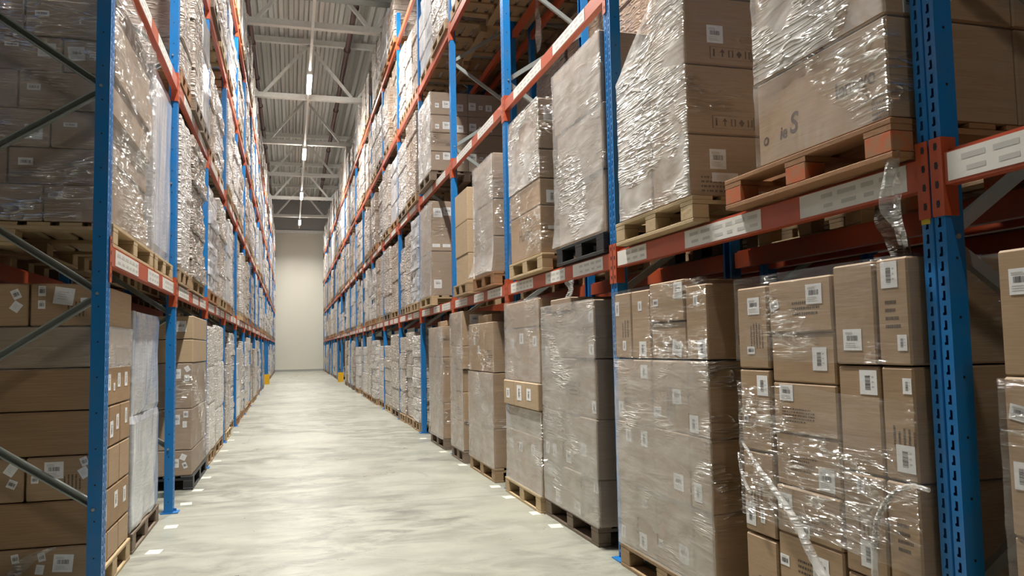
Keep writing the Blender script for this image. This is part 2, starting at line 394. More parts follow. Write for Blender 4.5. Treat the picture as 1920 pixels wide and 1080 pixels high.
# ---------------------------------------------------------------- racks
def post_mesh(detail, face):
    """upright post: slotted front face at x=0 looking towards x*face, open omega section behind it"""
    b = MB(); w = .052; d = .075; H = TOP
    s = -face                       # body extends to x = s*d
    def P3(y, z, x=0.0): return (x * s, y, z)
    ys = [-w, -.035, -.023, -.006, .006, .023, .035, w]
    def strip(ya, yb, za, zb):
        b.quad(P3(ya, za), P3(yb, za), P3(yb, zb), P3(ya, zb)) if face < 0 else b.quad(P3(yb, za), P3(ya, za), P3(ya, zb), P3(yb, zb))
    if detail:
        # central groove
        for (ya, xa, yb, xb) in ((-.006, 0, -.003, .006), (-.003, .006, .003, .006), (.003, .006, .006, 0)):
            b.quad(P3(ya, 0, xa), P3(yb, 0, xb), P3(yb, H, xb), P3(ya, H, xa))
        strip(-w, -.036, 0, H); strip(.036, w, 0, H); strip(-.018, -.006, 0, H); strip(.006, .018, 0, H)
        z = 0.0
        while z < H - .01:
            z1 = min(z + .05, H)
            strip(-.036, -.018, z, z + .012); strip(.018, .036, z, z + .012)
            if z + .044 < H:
                strip(-.036, -.033, z + .012, z + .044); strip(-.023, -.018, z + .021, z + .044); strip(-.036, -.018, z + .044, z1)
                strip(.018, .023, z + .012, z + .044); strip(.033, .036, z + .021, z + .044); strip(.018, .036, z + .044, z1)
            z += .05
    else:
        for ya, yb in zip((-w, -.006, .006), (-.006, .006, w)):
            dx = .006 if ya == -.006 else 0
            strip(ya, yb, 0, H) if not dx else b.quad(P3(ya, 0, dx), P3(yb, 0, dx), P3(yb, H, dx), P3(ya, H, dx))
    for sg in (-1, 1):
        b.quad(P3(sg * w, 0), P3(sg * w, 0, d), P3(sg * w, H, d), P3(sg * w, H))
        b.quad(P3(sg * w, 0, d), P3(sg * (w - .022), 0, d), P3(sg * (w - .022), H, d), P3(sg * w, H, d))
        for i in range(int(H / .2)) if detail else ():
            zz = .1 + i * .2
            b.box(*sorted((.034 * s, .042 * s)), *sorted((sg * (w - .001), sg * (w + .0015))), zz, zz + .008, 1)  # dark dots stand in for the shaded brace holes
    b.quad(P3(-w, H), P3(w, H), P3(w, H, d), P3(-w, H, d))
    return b.mesh('post', [M['blue'], M['hole_dark']])
POST = {(d, f): post_mesh(d, f) for d in (0, 1) for f in (-1, 1)}
b = MB(); b.box(-.075, .075, -.07, .07, .001, .009); b.box(-.05, -.03, -.05, -.03, .009, .03); b.box(.03, .05, .03, .05, .009, .03); FOOT = b.mesh('foot_plate', M['blue'])
def brace_mesh(z0, z1):
    """C-section brace from the front post (x=.07) to the rear post (x=DEP-.07)"""
    b = MB()
    p, q = Vector((.06, 0, z0)), Vector((DEP - .06, 0, z1)); d = (q - p).normalized(); u = Vector((0, 1, 0)); n = d.cross(u)
    hw = .022
    def V(t, a, c): return tuple(p + (q - p) * t + n * a + u * c)
    for (a0, c0, a1, c1) in ((-hw, -.016, hw, -.016), (hw, -.016, hw, .014), (-hw, -.016, -hw, .014), (hw, .014, hw - .008, .014), (-hw, .014, -hw + .008, .014)):
        b.quad(V(0, a0, c0), V(1, a0, c0), V(1, a1, c1), V(0, a1, c1))
    return b.mesh('brace', M['galv'])
NODES = [(.57 + .604 * k) for k in range(13)]
BRACES = [brace_mesh(NODES[k] + .02, NODES[k + 1] - .02) for k in range(12)]
BRACES_R = [brace_mesh(NODES[k + 1] - .02, NODES[k] + .02) for k in range(12)]
b = MB(); b.bar((.06, 0, .16), (DEP - .06, 0, .16), .03, .045, up=(0, 0, 1)); TIE = b.mesh('tie', M['galv'])
b = MB(); b.tube([(0, -.03, 0), (0, .03, 0)], .009, 8); BOLT = b.mesh('bolt', M['galv'])

def upright(x, i, sg, nb, detail, label, group, full=True):
    """sg=+1: rack body towards +x (right rack); -1: towards -x"""
    t = thing('upright_frame', label, 'rack upright', (x, yp(i), 0), group)
    f = -sg
    fp = obj('post', POST[(detail, f)], t); obj('post', POST[(0, -f)], t, (sg * DEP, 0, 0))
    if full:
        obj('foot_plate', FOOT, t, (sg * .03, 0, 0)); obj('foot_plate', FOOT, t, (sg * (DEP - .03), 0, 0))
    for k in range(nb):
        me = (BRACES if k % 2 == 0 else BRACES_R)[k]
        obj('brace', me, t, (0, 0, 0), (0, 0, 0 if sg > 0 else PI))
    if full: obj('tie', TIE, t, (0, 0, 0), (0, 0, 0 if sg > 0 else PI))
    if detail and full:
        for z in NODES[0:7:2]: obj('bolt', BOLT, fp, (sg * .045, -.03, z))
    return t

def strip_mesh(L, seed):
    r = random.Random(seed); b = MB()
    b.box(-.0012, 0, -L / 2, L / 2, -.048, .048, 0)
    y = -L / 2 + .03
    while y < L / 2 - .12:
        w = r.uniform(.06, .11)
        b.quad((-.0018, y, .012), (-.0018, y + w, .012), (-.0018, y + w, .03), (-.0018, y, .03), 1)
        b.quad((-.0018, y, -.028), (-.0018, y + w * .8, -.028), (-.0018, y + w * .8, -.012), (-.0018, y, -.012), 1)
        y += w + .03
    return b.mesh('label_strip', [M['strip'], M['faint_ink']])
STRIP = {round(L, 2): strip_mesh(L, int(L * 100)) for L in (.45, .62, .5, .9, .75)}
STRIP_RED = MB(); STRIP_RED.box(-.0012, 0, -.09, .09, -.035, .035); STRIP_RED = STRIP_RED.mesh('red_sticker', M['red'])
def beam_mesh(L):
    b = MB(); n = L / 2
    prof = [(0, -.062), (.05, -.062), (.05, .062), (.022, .062), (.022, .048), (0, .048)]
    # stepped box section
    k = len(prof); base = len(b.v)
    for y in (-n, n): b.v += [(x, y, z) for x, z in prof]
    for j in range(k): b.f.append((base + j, base + (j + 1) % k, base + k + (j + 1) % k, base + k + j)); b.m.append(0)
    b.f.append(tuple(base + j for j in range(k))); b.f.append(tuple(base + k + j for j in reversed(range(k)))); b.m += [0, 0]
    return b.mesh('rail', M['orange'])
BEAMLEN = P - .104 - .012
BEAM_ME = beam_mesh(BEAMLEN)
def conn_mesh(end, dark_holes=True):
    """end=+1: the plate at the far end (+y); hooks over half the post face and lies along its side"""
    b = MB(); s = end
    y0, y1 = sorted((s * 0.0, s * .0475))
    b.box(-.0065, -.002, y0, y1, -.165, .105, 0)                 # plate over the face of the post
    yy = sorted((s * -.0045, s * 0.0)); b.box(-.0065, .055, yy[0], yy[1], -.165, .105, 0)
    for k in range(4) if dark_holes else ():
        z = -.135 + k * .066
        c = s * .024
        for (dz, a) in ((0, .008), (.008, .010), (.016, .008)): b.box(-.0075, -.0064, c - a, c + a * .4, z + dz, z + dz + .008, 1)  # dark raised patches stand in for the plate's shaded holes
    return b.mesh('end_connector', [M['orange'], M['hole_dark']])
CONN = {1: conn_mesh(1), -1: conn_mesh(-1)}
CONN0 = {1: conn_mesh(1, False), -1: conn_mesh(-1, False)}
HOLE_PATCH = {}
for _s in (1, -1):
    _b = MB()
    for (_z, _a) in ((0, .008), (.008, .010), (.016, .008)): _b.box(-.0078, -.0064, _s * .024 - _a, _s * .024 + _a * .4, _z, _z + .0081, 0)
    HOLE_PATCH[_s] = _b.mesh('hole_patch', M['hole_dark'])  # dark patch painting the shade of one connector hole
def beam(x, i, lev, sg, label, group, parts=True, strips=()):
    """front beam with its outer face at x; sg=+1 body towards +x"""
    t = thing('rack_beam', label, 'rack beam', (x, yp(i) + P / 2, BEAM[lev] - .062), group)
    rz = 0 if sg > 0 else PI
    obj('rail', BEAM_ME, t, rot=(0, 0, rz))
    if parts:
        for e in (1, -1):
            near = lev == 0 and -1 <= i <= 2
            c = obj('end_connector', (CONN0 if near else CONN)[e], t, (0, e * sg * (P / 2 - .0525), 0), (0, 0, rz))
            for k in range(4 if near else 0): obj('hole_patch', HOLE_PATCH[e], c, (0, 0, -.135 + k * .066))
    for (yo, L) in strips:
        obj('label_strip', STRIP[L], t, (-sg * .0006, yo, -.004), (0, 0, rz))
    return t

def side_name(sg): return 'right' if sg > 0 else 'left'
def build_rack(sg):
    X = XR if sg > 0 else XL; nm = side_name(sg)
    i0 = 0 if sg > 0 else 1
    for i in range(i0, NBAY + 1):
        nb = 12 if i < 9 else 6
        t = upright(X, i, sg, nb, 1 if i < 5 else 0, f'blue upright frame, {ORD[i - i0 + 1]} from the camera along the {nm} rack', f'blue upright frames of the {nm} rack', i < 10)
        if sg > 0 and i == 0:
            bb = MB(); bb.box(-.001, .0, -.02, .02, -.02, .02)
            o = obj('sticker', bb.mesh('sticker', M['yellow_sticker']), t.children[0], (-.0005, .033, 1.85)); o['label'] = 'small square yellow sticker'
    for i in range(i0 - (1 if sg > 0 else 0), NBAY):
        for lev in range(4):
            if sg > 0 and lev >= 1 and i < lev - (0 if lev < 3 else 0): continue      # out of frame above
            if sg < 0 and lev >= 2 and i < lev: continue
            if i < 0 and lev > 0: continue
            bay = ORD[i - i0 + 2] if sg > 0 else ORD[i - i0 + 1]
            if lev == 0: st = {-1: ((.95, .75), (.1, .9)), 0: ((1.1, .45), (.0, .75), (-.98, .62))}.get(i if sg > 0 else 99, ((.85, .75), (-.15, .5), (-.9, .62)))
            elif lev == 1: st = ((.55, .9), (-.6, .75)) if i < 12 else ()
            else: st = ()
            if i > 13: st = ()
            beam(X, i, lev, sg, f'orange front beam, {nm} rack, {LEVEL[lev+1]}, {bay} bay from the camera', f'orange front beams of the {nm} rack', i < 13, [(a * sg, L) for a, L in st])
            if i < 8 and (lev < 3):
                beam(X + sg * (DEP - .05), i, lev, sg, f'orange rear beam, {nm} rack, {LEVEL[lev+1]}, {bay} bay from the camera', f'orange rear beams of the {nm} rack', False)
build_rack(1); build_rack(-1)

# racks standing back to back behind: seen only through the gaps
GAP = .22
for sg in (1, -1):
    X = (XR if sg > 0 else XL) + sg * (DEP + GAP); nm = side_name(sg)
    i0 = 0 if sg > 0 else 1
    for i in range(i0, 8 if sg > 0 else 5):
        upright(X, i, sg, 8, 0, f'blue upright frame, {ORD[i - i0 + 1]} in the rack behind the {nm} rack', 'blue upright frames of the racks behind', False)
    for i in range(i0 - 1, 7 if sg > 0 else 4):
        for lev in range(3 if i > 0 else 1):
            if i < 0 and sg < 0: continue
            beam(X, i, lev, sg, f'orange front beam of rack behind {nm} rack, {LEVEL[lev+1]}, {ORD[i - i0 + 2]} bay', 'orange beams of the racks behind', False)
            if lev == 0: beam(X + sg * (DEP - .05), i, lev, sg, f'orange rear beam of rack behind {nm} rack, {LEVEL[lev+1]}, {ORD[i - i0 + 2]} bay', 'orange beams of the racks behind', False)

# yellow guards at the passage
for sg in (1, -1):
    X = XR if sg > 0 else XL; t = thing('column_guard', f'yellow steel guard at the foot of a far {side_name(sg)} upright', 'guard', (X, yp(12), 0), 'yellow column guards')
    b = MB(); b.box(-.13, -.118, -.14, .14, .002, .42); obj('front_plate', b.mesh('plate', M['yellow']), t, rot=(0, 0, 0 if sg > 0 else PI))
    for s in (-1, 1):
        b = MB(); b.box(-.117, .10, s * .14 - .006, s * .14 + .006, .002, .42); obj('side_plate', b.mesh('plate', M['yellow']), t, rot=(0, 0, 0 if sg > 0 else PI))

# ---------------------------------------------------------------- pallets
def pallet_parts(w, d):
    """w along the aisle, d into the rack; origin at the centre of the front edge, body towards +x"""
    H = .144
    deck = MB(); n = 7; bw = d / n * .74
    for k in range(n):
        xa = (d - bw) * k / (n - 1); deck.cbox(xa, xa + bw, -w / 2, w / 2, H - .022, H, .003)
    for y in (-w / 2 + .0725, 0, w / 2 - .0725): deck.box(.001, d - .001, y - .07, y + .07, H - .044, H - .0225)
    blocks = []
    for y in (-w / 2 + .072, 0, w / 2 - .072):
        for x in (.05, d / 2, d - .05):
            q = MB(); q.cbox(x - .049, x + .049, y - .07, y + .07, .0225, H - .0445, .004); blocks.append(q)
    boards = []
    for x in (.05, d / 2, d - .05):
        q = MB(); q.cbox(x - .05, x + .05, -w / 2, w / 2, 0, .022, .003); boards.append(q)
    return deck, blocks, boards
PCACHE = {}
def pallet(x, yc, z, w, d, sg, wood, label, group, near, block_mat=None):
    key = (round(w, 2), round(d, 2), wood, near, block_mat)
    if key not in PCACHE:
        dk, bl, bo = pallet_parts(w, d); bm = M[block_mat or wood]
        if near: PCACHE[key] = (dk.mesh('top_deck', M[wood]), [q.mesh('spacer_block', bm) for q in bl], [q.mesh('bottom_board', M[wood]) for q in bo])
        else:
            a = MB()
            for q in (dk, *bl, *bo):
                n = len(a.v); a.v += q.v; a.f += [tuple(n + i for i in f) for f in q.f]; a.m += [0] * len(q.f)
            PCACHE[key] = a.mesh('wooden_pallet', M[wood])
    r = (0, 0, 0 if sg > 0 else PI)
    nm = 'plastic_pallet' if wood == 'black_plastic' else 'wooden_pallet'
    if near:
        t = tag(obj(nm, None, None, (x, yc, z), r), label, 'pallet', group)
        dk, bl, bo = PCACHE[key]
        obj('top_deck', dk, t)
        for m in bl: obj('spacer_block', m, t)
        for m in bo: obj('bottom_board', m, t)
        return t
    return tag(obj(nm, PCACHE[key], None, (x, yc, z), r), label, 'pallet', group)

# ---------------------------------------------------------------- labels and print
def label_mesh(kind, seed):
    r = random.Random(seed); b = MB()
    b.box(-.5, .5, -.5, .5, 0, .0006, 0)
    z = .0010
    def bars(x0, x1, y0, y1, vert):
        t = x0 if not vert else y0; e = x1 if not vert else y1; span = e - t
        while t < e:
            w = span * r.choice((.018, .03, .045))
            if not vert: b.quad((t, y0, z), (min(t + w, e), y0, z), (min(t + w, e), y1, z), (t, y1, z), 1)
            else: b.quad((x0, t, z), (x1, t, z), (x1, min(t + w, e), z), (x0, min(t + w, e), z), 1)
            t += w + span * r.choice((.02, .03, .04))
    def lines(x0, x1, ys, h):
        for y in ys: b.quad((x0, y, z), (x0 + (x1 - x0) * r.uniform(.5, 1), y, z), (x0 + (x1 - x0) * r.uniform(.5, 1), y + h, z), (x0, y + h, z), 2)
    if kind == 'b': bars(-.3, .3, -.05, .2, False); lines(-.38, .3, (.32, .25), .035); lines(-.38, .38, (-.18, -.27, -.36), .03)
    elif kind == 't': bars(-.18, .12, -.3, .28, True); lines(.2, .36, (-.2, 0, .2), .05)
    elif kind == 's': bars(-.36, .36, -.22, .2, False); lines(-.3, .3, (.29,), .06)
    else: lines(-.32, .3, (.2, .08, -.05, -.2), .03)
    return b.mesh('label', [M['paper'], M['ink'], M['faint_ink']])
LBL = {k: [label_mesh(k, s) for s in range(3)] for k in 'btsp'}
def print_mesh(seed, rows, w=1.0, h=1.0):
    """illegible block of printed lines"""
    r = random.Random(seed); b = MB()
    for k in range(rows):
        y = h / 2 - (k + .5) * h / rows; x = -w / 2; e = w / 2 * r.uniform(.3, 1); bh = h / rows * .45
        while x < e:
            ww = r.uniform(.025, .07) * w
            b.quad((x, y - bh / 2, 0), (x + ww, y - bh / 2, 0), (x + ww, y + bh / 2, 0), (x, y + bh / 2, 0)); x += ww + r.uniform(.012, .03) * w
    return b.mesh('printed_text', M['print'])
PRINT = [print_mesh(s, 3 + s % 3) for s in range(6)]
def icon_mesh():
    b = MB()
    def fr(x0, x1, y0, y1, t):
        b.quad((x0, y0, 0), (x1, y0, 0), (x1, y0 + t, 0), (x0, y0 + t, 0)); b.quad((x0, y1 - t, 0), (x1, y1 - t, 0), (x1, y1, 0), (x0, y1, 0))
        b.quad((x0, y0, 0), (x0 + t, y0, 0), (x0 + t, y1, 0), (x0, y1, 0)); b.quad((x1 - t, y0, 0), (x1, y0, 0), (x1, y1, 0), (x1 - t, y1, 0))
    fr(-.5, .5, -.5, .5, .02)
    for k in range(5):
        x = -.4 + k * .2
        if k == 0: b.quad((x - .02, -.3, 0), (x + .02, -.3, 0), (x + .02, .3, 0), (x - .02, .3, 0))
        elif k == 1:
            b.v += [(x - .06, .05, 0), (x + .06, .05, 0), (x, .35, 0)]; n = len(b.v); b.f.append((n - 3, n - 2, n - 1)); b.m.append(0)
            b.quad((x - .015, -.3, 0), (x + .015, -.3, 0), (x + .015, .05, 0), (x - .015, .05, 0))
        elif k == 2: fr(x - .06, x + .06, -.28, .28, .03)
        elif k == 3:
            b.quad((x - .07, 0, 0), (x, -.3, 0), (x + .07, 0, 0), (x, .3, 0))
        else: b.quad((x - .06, -.3, 0), (x - .03, -.3, 0), (x - .03, .3, 0), (x - .06, .3, 0)); b.quad((x + .03, -.3, 0), (x + .06, -.3, 0), (x + .06, .3, 0), (x + .03, .3, 0))
    return b.mesh('handling_symbols', M['print'])
ICONS = icon_mesh()

def face_basis(face, sg):
    """(u, v, n) of a carton face: 'front' looks at the aisle, 'side' looks at the camera (-y)"""
    if face == 'side': return Vector((1, 0, 0)), Vector((0, 0, 1)), Vector((0, -1, 0))
    return (Vector((0, -1, 0)), Vector((0, 0, 1)), Vector((-1, 0, 0))) if sg > 0 else (Vector((0, 1, 0)), Vector((0, 0, 1)), Vector((1, 0, 0)))
def stick(name, me, parent, face, sg, world, w, h, ang=0, lift=.0008):
    u, v, n = face_basis(face, sg); a = math.radians(ang)
    uu = u * math.cos(a) + v * math.sin(a); vv = -u * math.sin(a) + v * math.cos(a)
    R = Matrix((uu, vv, n)).transposed()
    o = bpy.data.objects.new(name, me); C.objects.link(o); o.parent = parent
    o.matrix_basis = Matrix.Translation(Vector(world) - parent.location + n * lift) @ R.to_4x4() @ Matrix.Diagonal((w, h, 1, 1))
    return o
def text_mesh(s, bold=False, shear=0):
    c = bpy.data.curves.new('text', 'FONT'); c.body = s; c.align_x = 'CENTER'; c.align_y = 'CENTER'; c.shear = shear
    if bold: c.offset = .02
    o = bpy.data.objects.new('t', c); C.objects.link(o)
    me = bpy.data.meshes.new_from_object(o.evaluated_get(bpy.context.evaluated_depsgraph_get()))
    bpy.data.objects.remove(o); me.materials.clear(); me.materials.append(M['print']); return me

# ---------------------------------------------------------------- cartons
def carton_mesh(lx, ly, lz, matr):
    b = MB(); b.cbox(-lx / 2, lx / 2, -ly / 2, ly / 2, 0, lz, .007)
    return b.mesh('carton', matr)
def carton(x0, x1, y0, y1, z0, z1, matr, label, group, yaw=0):
    o = obj('carton', carton_mesh(x1 - x0, y1 - y0, z1 - z0, M[matr]), None, ((x0 + x1) / 2, (y0 + y1) / 2, z0), (0, 0, math.radians(yaw)))
    return tag(o, label, 'box', group)

# ---------------------------------------------------------------- lofted stacks and film shells
def ring(hx, hy, r, step, fmax=.05):
    """rounded rectangle, points with outward normals, counter-clockwise from (+x,-y)"""
    pts = []
    def seg(a, b2, nrm):
        L = (Vector(b2) - Vector(a)).length; n = max(2, int(L / step))
        for k in range(n): t = k / n; pts.append((a[0] + (b2[0] - a[0]) * t, a[1] + (b2[1] - a[1]) * t, nrm[0], nrm[1]))
    def arc(cx, cy, a0):
        for k in range(3):
            a = a0 + PI / 2 * k / 3; pts.append((cx + r * math.cos(a), cy + r * math.sin(a), math.cos(a), math.sin(a)))
    seg((hx, -hy + r), (hx, hy - r), (1, 0)); arc(hx - r, hy - r, 0)
    seg((hx - r, hy), (-hx + r, hy), (0, 1)); arc(-hx + r, hy - r, PI / 2)
    seg((-hx, hy - r), (-hx, -hy + r), (-1, 0)); arc(-hx + r, -hy + r, PI)
    seg((-hx + r, -hy), (hx - r, -hy), (0, -1)); arc(hx - r, -hy + r, 3 * PI / 2)
    return pts
def loft(rings, cap=True):
    b = MB(); k = len(rings[0])
    for rg in rings: b.v += rg
    for i in range(len(rings) - 1):
        for j in range(k):
            a = i * k + j; c = i * k + (j + 1) % k; b.f.append((a, c, c + k, a + k)); b.m.append(0)
    if cap:
        b.f.append(tuple(reversed(range(k)))); b.m.append(0)
        b.f.append(tuple(range((len(rings) - 1) * k, len(rings) * k))); b.m.append(0)
    return b
def stack_mesh(d, w, h, rows, cols, seed, matr, rough=.010, jig=.014):
    """a stack of cartons wound in film, as one skin: courses step in and out, upright seams show as grooves"""
    r = random.Random(seed); base = ring(d / 2, w / 2, .022, .07); rings = []
    hs = [r.uniform(.8, 1.2) for _ in range(rows)]; s = sum(hs); z = 0
    for k in range(rows):
        hh = hs[k] / s * h; ox, oy = r.uniform(-jig, jig), r.uniform(-jig, jig); gr = r.uniform(-.012, .004)
        seams = [(-w / 2 + w * (c + r.uniform(-.12, .12)) / cols) for c in range(1, cols)] if r.random() < .75 else []
        for t in (0, .06, .3, .6, .94, 1):
            inset = -.013 if t in (0, 1) else 0
            rg = []
            for (x, y, nx, ny) in base:
                dd = inset + gr
                if abs(nx) > .9 and any(abs(y - q) < .036 for q in seams): dd -= .012
                q = Vector((x * 3 + seed * 7.1, y * 3, (z + hh * t) * 9))
                dd += noise.noise(q) * rough + noise.noise(q * 3.1) * rough * .5
                rg.append((x + nx * dd + ox, y + ny * dd + oy, z + hh * t))
            rings.append(rg)
        z += hh
    return loft(rings).mesh('wrapped_carton_stack', M[matr])
def film_mesh(x0, x1, y0, y1, z0, z1, matr, amp=.006, seed=0, step=.035, flare=0, fx=0, ragged=.0, top=None, tilt=0):
    """a sleeve of film round a load, ripples running slightly aslant, both rims free"""
    hx, hy = (x1 - x0) / 2, (y1 - y0) / 2; base = ring(hx, hy, .012, step); rings = []
    n = max(6, int((z1 - z0) / .04))
    for i in range(n + 1):
        t = i / n; rg = []
        for (x, y, nx, ny) in base:
            zt = z1 + (ragged * noise.noise(Vector((x * 2.2 + seed, y * 2.2, 5))) + tilt * (y / hy)) ; zb = z0 + ragged * .4 * noise.noise(Vector((x * 3 + seed, y * 3, 9)))
            z = zb + (zt - zb) * t
            q = Vector((x * 2.1 + seed * 3.3, y * 2.1, z * 16 + y * 4))
            dd = abs(noise.noise(q)) * amp + abs(noise.noise(q * 2.7)) * amp * .5
            fl = flare * max(0, 1 - (z - z0) / .28) ** 2
            rg.append((x + nx * (dd + fl), y + ny * (dd + fl * .4), z - z0))
        rings.append(rg)
    b = loft(rings, False); k = len(base)
    for i in range(n):
        for j in range(k):
            if abs(base[j][3]) > .8 and abs(base[(j + 1) % k][3]) > .8: b.m[i * k + j] = 1      # flanks: clearer film, as the aisle face carries the painted lamp sheen
    return b.mesh('stretch_wrap', [M[matr], M[matr if matr == 'film_crumple' else 'film_thin']], True), ((x0 + x1) / 2, (y0 + y1) / 2, z0)
def film(label, group, *a, **k):
    me, loc = film_mesh(*a, **k)
    return tag(obj('stretch_wrap', me, None, loc), label, 'stretch film', group)

# ---------------------------------------------------------------- the near loads, carton by carton
def place(sg, xf, depth, x_off=0):
    """x range of something whose aisle face is at xf"""
    return (xf + x_off, xf + x_off + depth) if sg > 0 else (xf - x_off - depth, xf - x_off)
def near_load(sg, phrase, xf, cartons, pal=None, labels=(), side_labels=(), rear=None, matr='card', wrap=(), seed=0, prints=.5, group=None, fdepth=.58, gapx=.012):
    """cartons: (y0, y1, z0, z1 [, x offset, material, depth])"""
    rnd = random.Random(seed + 11); made = []
    zs = sorted({round(c[2], 2) for c in cartons})
    rows = []
    for c in sorted(cartons, key=lambda c: c[2]):
        for rw in rows:
            if abs(rw[0][2] - c[2]) < .09: rw.append(c); break
        else: rows.append([c])
    ymin = min(c[0] for c in cartons)
    col_names = {1: [''], 2: ['left', 'right'], 3: ['left', 'middle', 'right'], 4: ['leftmost', 'second from left', 'third from left', 'rightmost'], 5: ['leftmost', 'second from left', 'middle', 'fourth from left', 'rightmost']}
    for ri, rw in enumerate(rows):
        rw.sort(key=lambda c: -c[0] * sg)
        nm = 'bottom row' if ri == 0 else 'top row' if ri == len(rows) - 1 else f'{ORD[ri+1]} row up'
        for ci, c in enumerate(rw):
            y0, y1, z0, z1 = c[:4]; xo = c[4] if len(c) > 4 else rnd.uniform(0, .012); mm = (c[5] if len(c) > 5 else None) or matr
            dep = c[6] if len(c) > 6 else fdepth
            xa, xb = place(sg, xf, dep, xo)
            cn = col_names.get(len(rw), [f'{ORD[k+1]} from left' for k in range(9)])[ci]
            lab = f"brown carton, {nm}{', ' + cn if cn else ''}, {phrase}"
            o = carton(xa, xb, y0 + .003, y1 - .003, z0 + .001, z1 - .001, mm, lab, group or f'cartons of the {phrase}'[:60], 0)
            made.append((o, c, xa, xb))
            if rear and (rear == 'all' or c[0] - ymin < .06):
                xr0, xr1 = (xb + .006, xb + .006 + dep) if sg > 0 else (xa - .006 - dep, xa - .006)
                o2 = carton(xr0, xr1, y0 + .003, y1 - .003, z0 + .001, z1 - .001, mm, f"brown carton behind, {nm}{', ' + cn if cn else ''}, {phrase}", group or f'cartons of the {phrase}'[:60])
                made.append((o2, c, xr0, xr1))
    used = set()
    for (Y, Z, w, h, k, ang) in labels:
        for o, c, xa, xb in made:
            if 'behind' in o['label']: continue
            if c[0] < Y < c[1] and c[2] < Z < c[3]:
                w2 = min(w, c[1] - c[0] - .03); Y2 = min(max(Y, c[0] + w2 / 2 + .012), c[1] - w2 / 2 - .012); Z2 = min(max(Z, c[2] + h / 2 + .01), c[3] - h / 2 - .01)
                x = xa if sg > 0 else xb
                l = stick('label', LBL[k][rnd.randrange(3)], o, 'front', sg, (x, Y2, Z2), w2, h, ang, .001); used.add(o.name)
                break
    for (X, Z, w, h, k, ang) in side_labels:
        for o, c, xa, xb in made:
            if xa < X < xb and c[2] < Z < c[3] and (c[0] == min(q[0] for _, q, a_, b_ in made if q[2] < Z < q[3] and a_ < X < b_)):
                X2 = min(max(X, xa + w / 2 + .012), xb - w / 2 - .012)
                stick('label', LBL[k][rnd.randrange(3)], o, 'side', sg, (X2, c[0] + .003, min(max(Z, c[2] + h / 2 + .01), c[3] - h / 2 - .01)), w, h, ang, .001); break
    for o, c, xa, xb in made:
        if rnd.random() < prints and 'behind' not in o['label']:
            y = (c[0] + c[1]) / 2 - sg * (c[1] - c[0]) * rnd.uniform(-.1, .2); z = c[2] + (c[3] - c[2]) * rnd.uniform(.3, .5); w = (c[1] - c[0]) * rnd.uniform(.4, .55); h = min(.12, (c[3] - c[2]) * .3)
            vert = rnd.random() < .4
            stick('printed_text', PRINT[rnd.randrange(6)], o, 'front', sg, (xa if sg > 0 else xb, y, z), *((h * 1.2, min(w, c[3] - c[2]) * .6) if False else (w, h)), 90 if vert and (c[3] - c[2]) > w + .06 and (c[1] - c[0]) > h + .04 else 0, .0006)
    for wsp in wrap:
        zlo, zhi, mm = wsp[:3]; kw = dict(wsp[3]) if len(wsp) > 3 else {}
        sel = [q for q in made if q[1][3] > zlo + .02 and q[1][2] < zhi - .02]
        lbl = kw.pop('label'); g = kw.pop('gap', gapx)
        film(lbl, 'stretch film round the near loads', min(q[2] for q in sel) - g, max(q[3] for q in sel) + g, min(q[1][0] for q in sel) - g, max(q[1][1] for q in sel) + g, zlo, zhi, mm, seed=seed, **kw)
    return made
def grid(cols, zs, **k):
    """cartons from column edges and course heights"""
    return [(a, b2, z0, z1) for z0, z1 in zip(zs, zs[1:]) for a, b2 in zip(cols, cols[1:])]
NP = 'pallets under the near loads'
B1 = BEAM[0] + .001; B1L = B1 + .145

# R floor, beside the big upright: mixed cartons in torn clear film
cs = []
for za, zb in ((.15, .54), (.55, .925), (.93, 1.305), (1.31, 1.69)): cs.append((3.155, 3.405, za, zb, .0))
for za, zb in zip((.15, .375, .60, .805, 1.035, 1.255, 1.47), (.375, .60, .805, 1.035, 1.255, 1.47, 1.70)): cs.append((2.71, 3.145, za, zb))
for za, zb in ((.15, .54), (.545, .925), (.93, 1.335), (1.34, 1.728)): cs.append((2.468, 2.70, za, zb)); cs.append((2.30, 2.462, za, zb))
LA = [(3.264, 1.6, .098, .079, 'b', 0), (3.297, 1.394, .062, .035, 's', 0), (3.102, 1.594, .065, .043, 's', 15), (2.82, 1.628, .105, .083, 'b', 0), (2.808, 1.359, .092, .096, 't', 0), (2.597, 1.435, .103, .082, 'b', 0), (2.391, 1.668, .082, .096, 't', 0), (2.342, 1.421, .046, .057, 't', 0), (3.216, 1.233, .086, .092, 't', 0), (3.046, 1.217, .098, .07, 'b', 0), (2.529, 1.274, .093, .092, 't', 0), (2.313, 1.268, .042, .056, 't', 0), (3.361, 1.073, .037, .035, 's', 0), (2.801, .867, .101, .091, 'b', 0), (2.595, .88, .042, .053, 't', 0), (2.307, 1.011, .089, .096, 't', 0), (3.38, .63, .08, .101, 't', 0), (3.256, .634, .035, .058, 't', 0), (2.947, .635, .066, .054, 's', 0), (3.079, .74, .103, .065, 'b', 0), (2.292, .856, .093, .11, 't', -5), (2.568, .631, .087, .099, 't', 0), (3.142, .48, .065, .047, 's', 0), (2.855, .50, .104, .098, 'b', 0)]
F1A = 'torn-film floor load by big blue upright'
near_load(1, F1A, 2.085, cs, labels=LA, rear='col', seed=1, prints=.8, fdepth=.56,
          wrap=[(.62, 1.235, 'film', dict(label='glinting torn stretch film on lower part of torn-film load by big upright', amp=.008, ragged=.10)), (1.345, 1.735, 'film_thin', dict(label='thin clear stretch film round top of torn-film load by big upright', amp=.005))])
pallet(2.075, 2.89, 0, 1.16, 1.16, 1, 'wood', 'wooden pallet under torn-film floor load by big blue upright', NP, True)
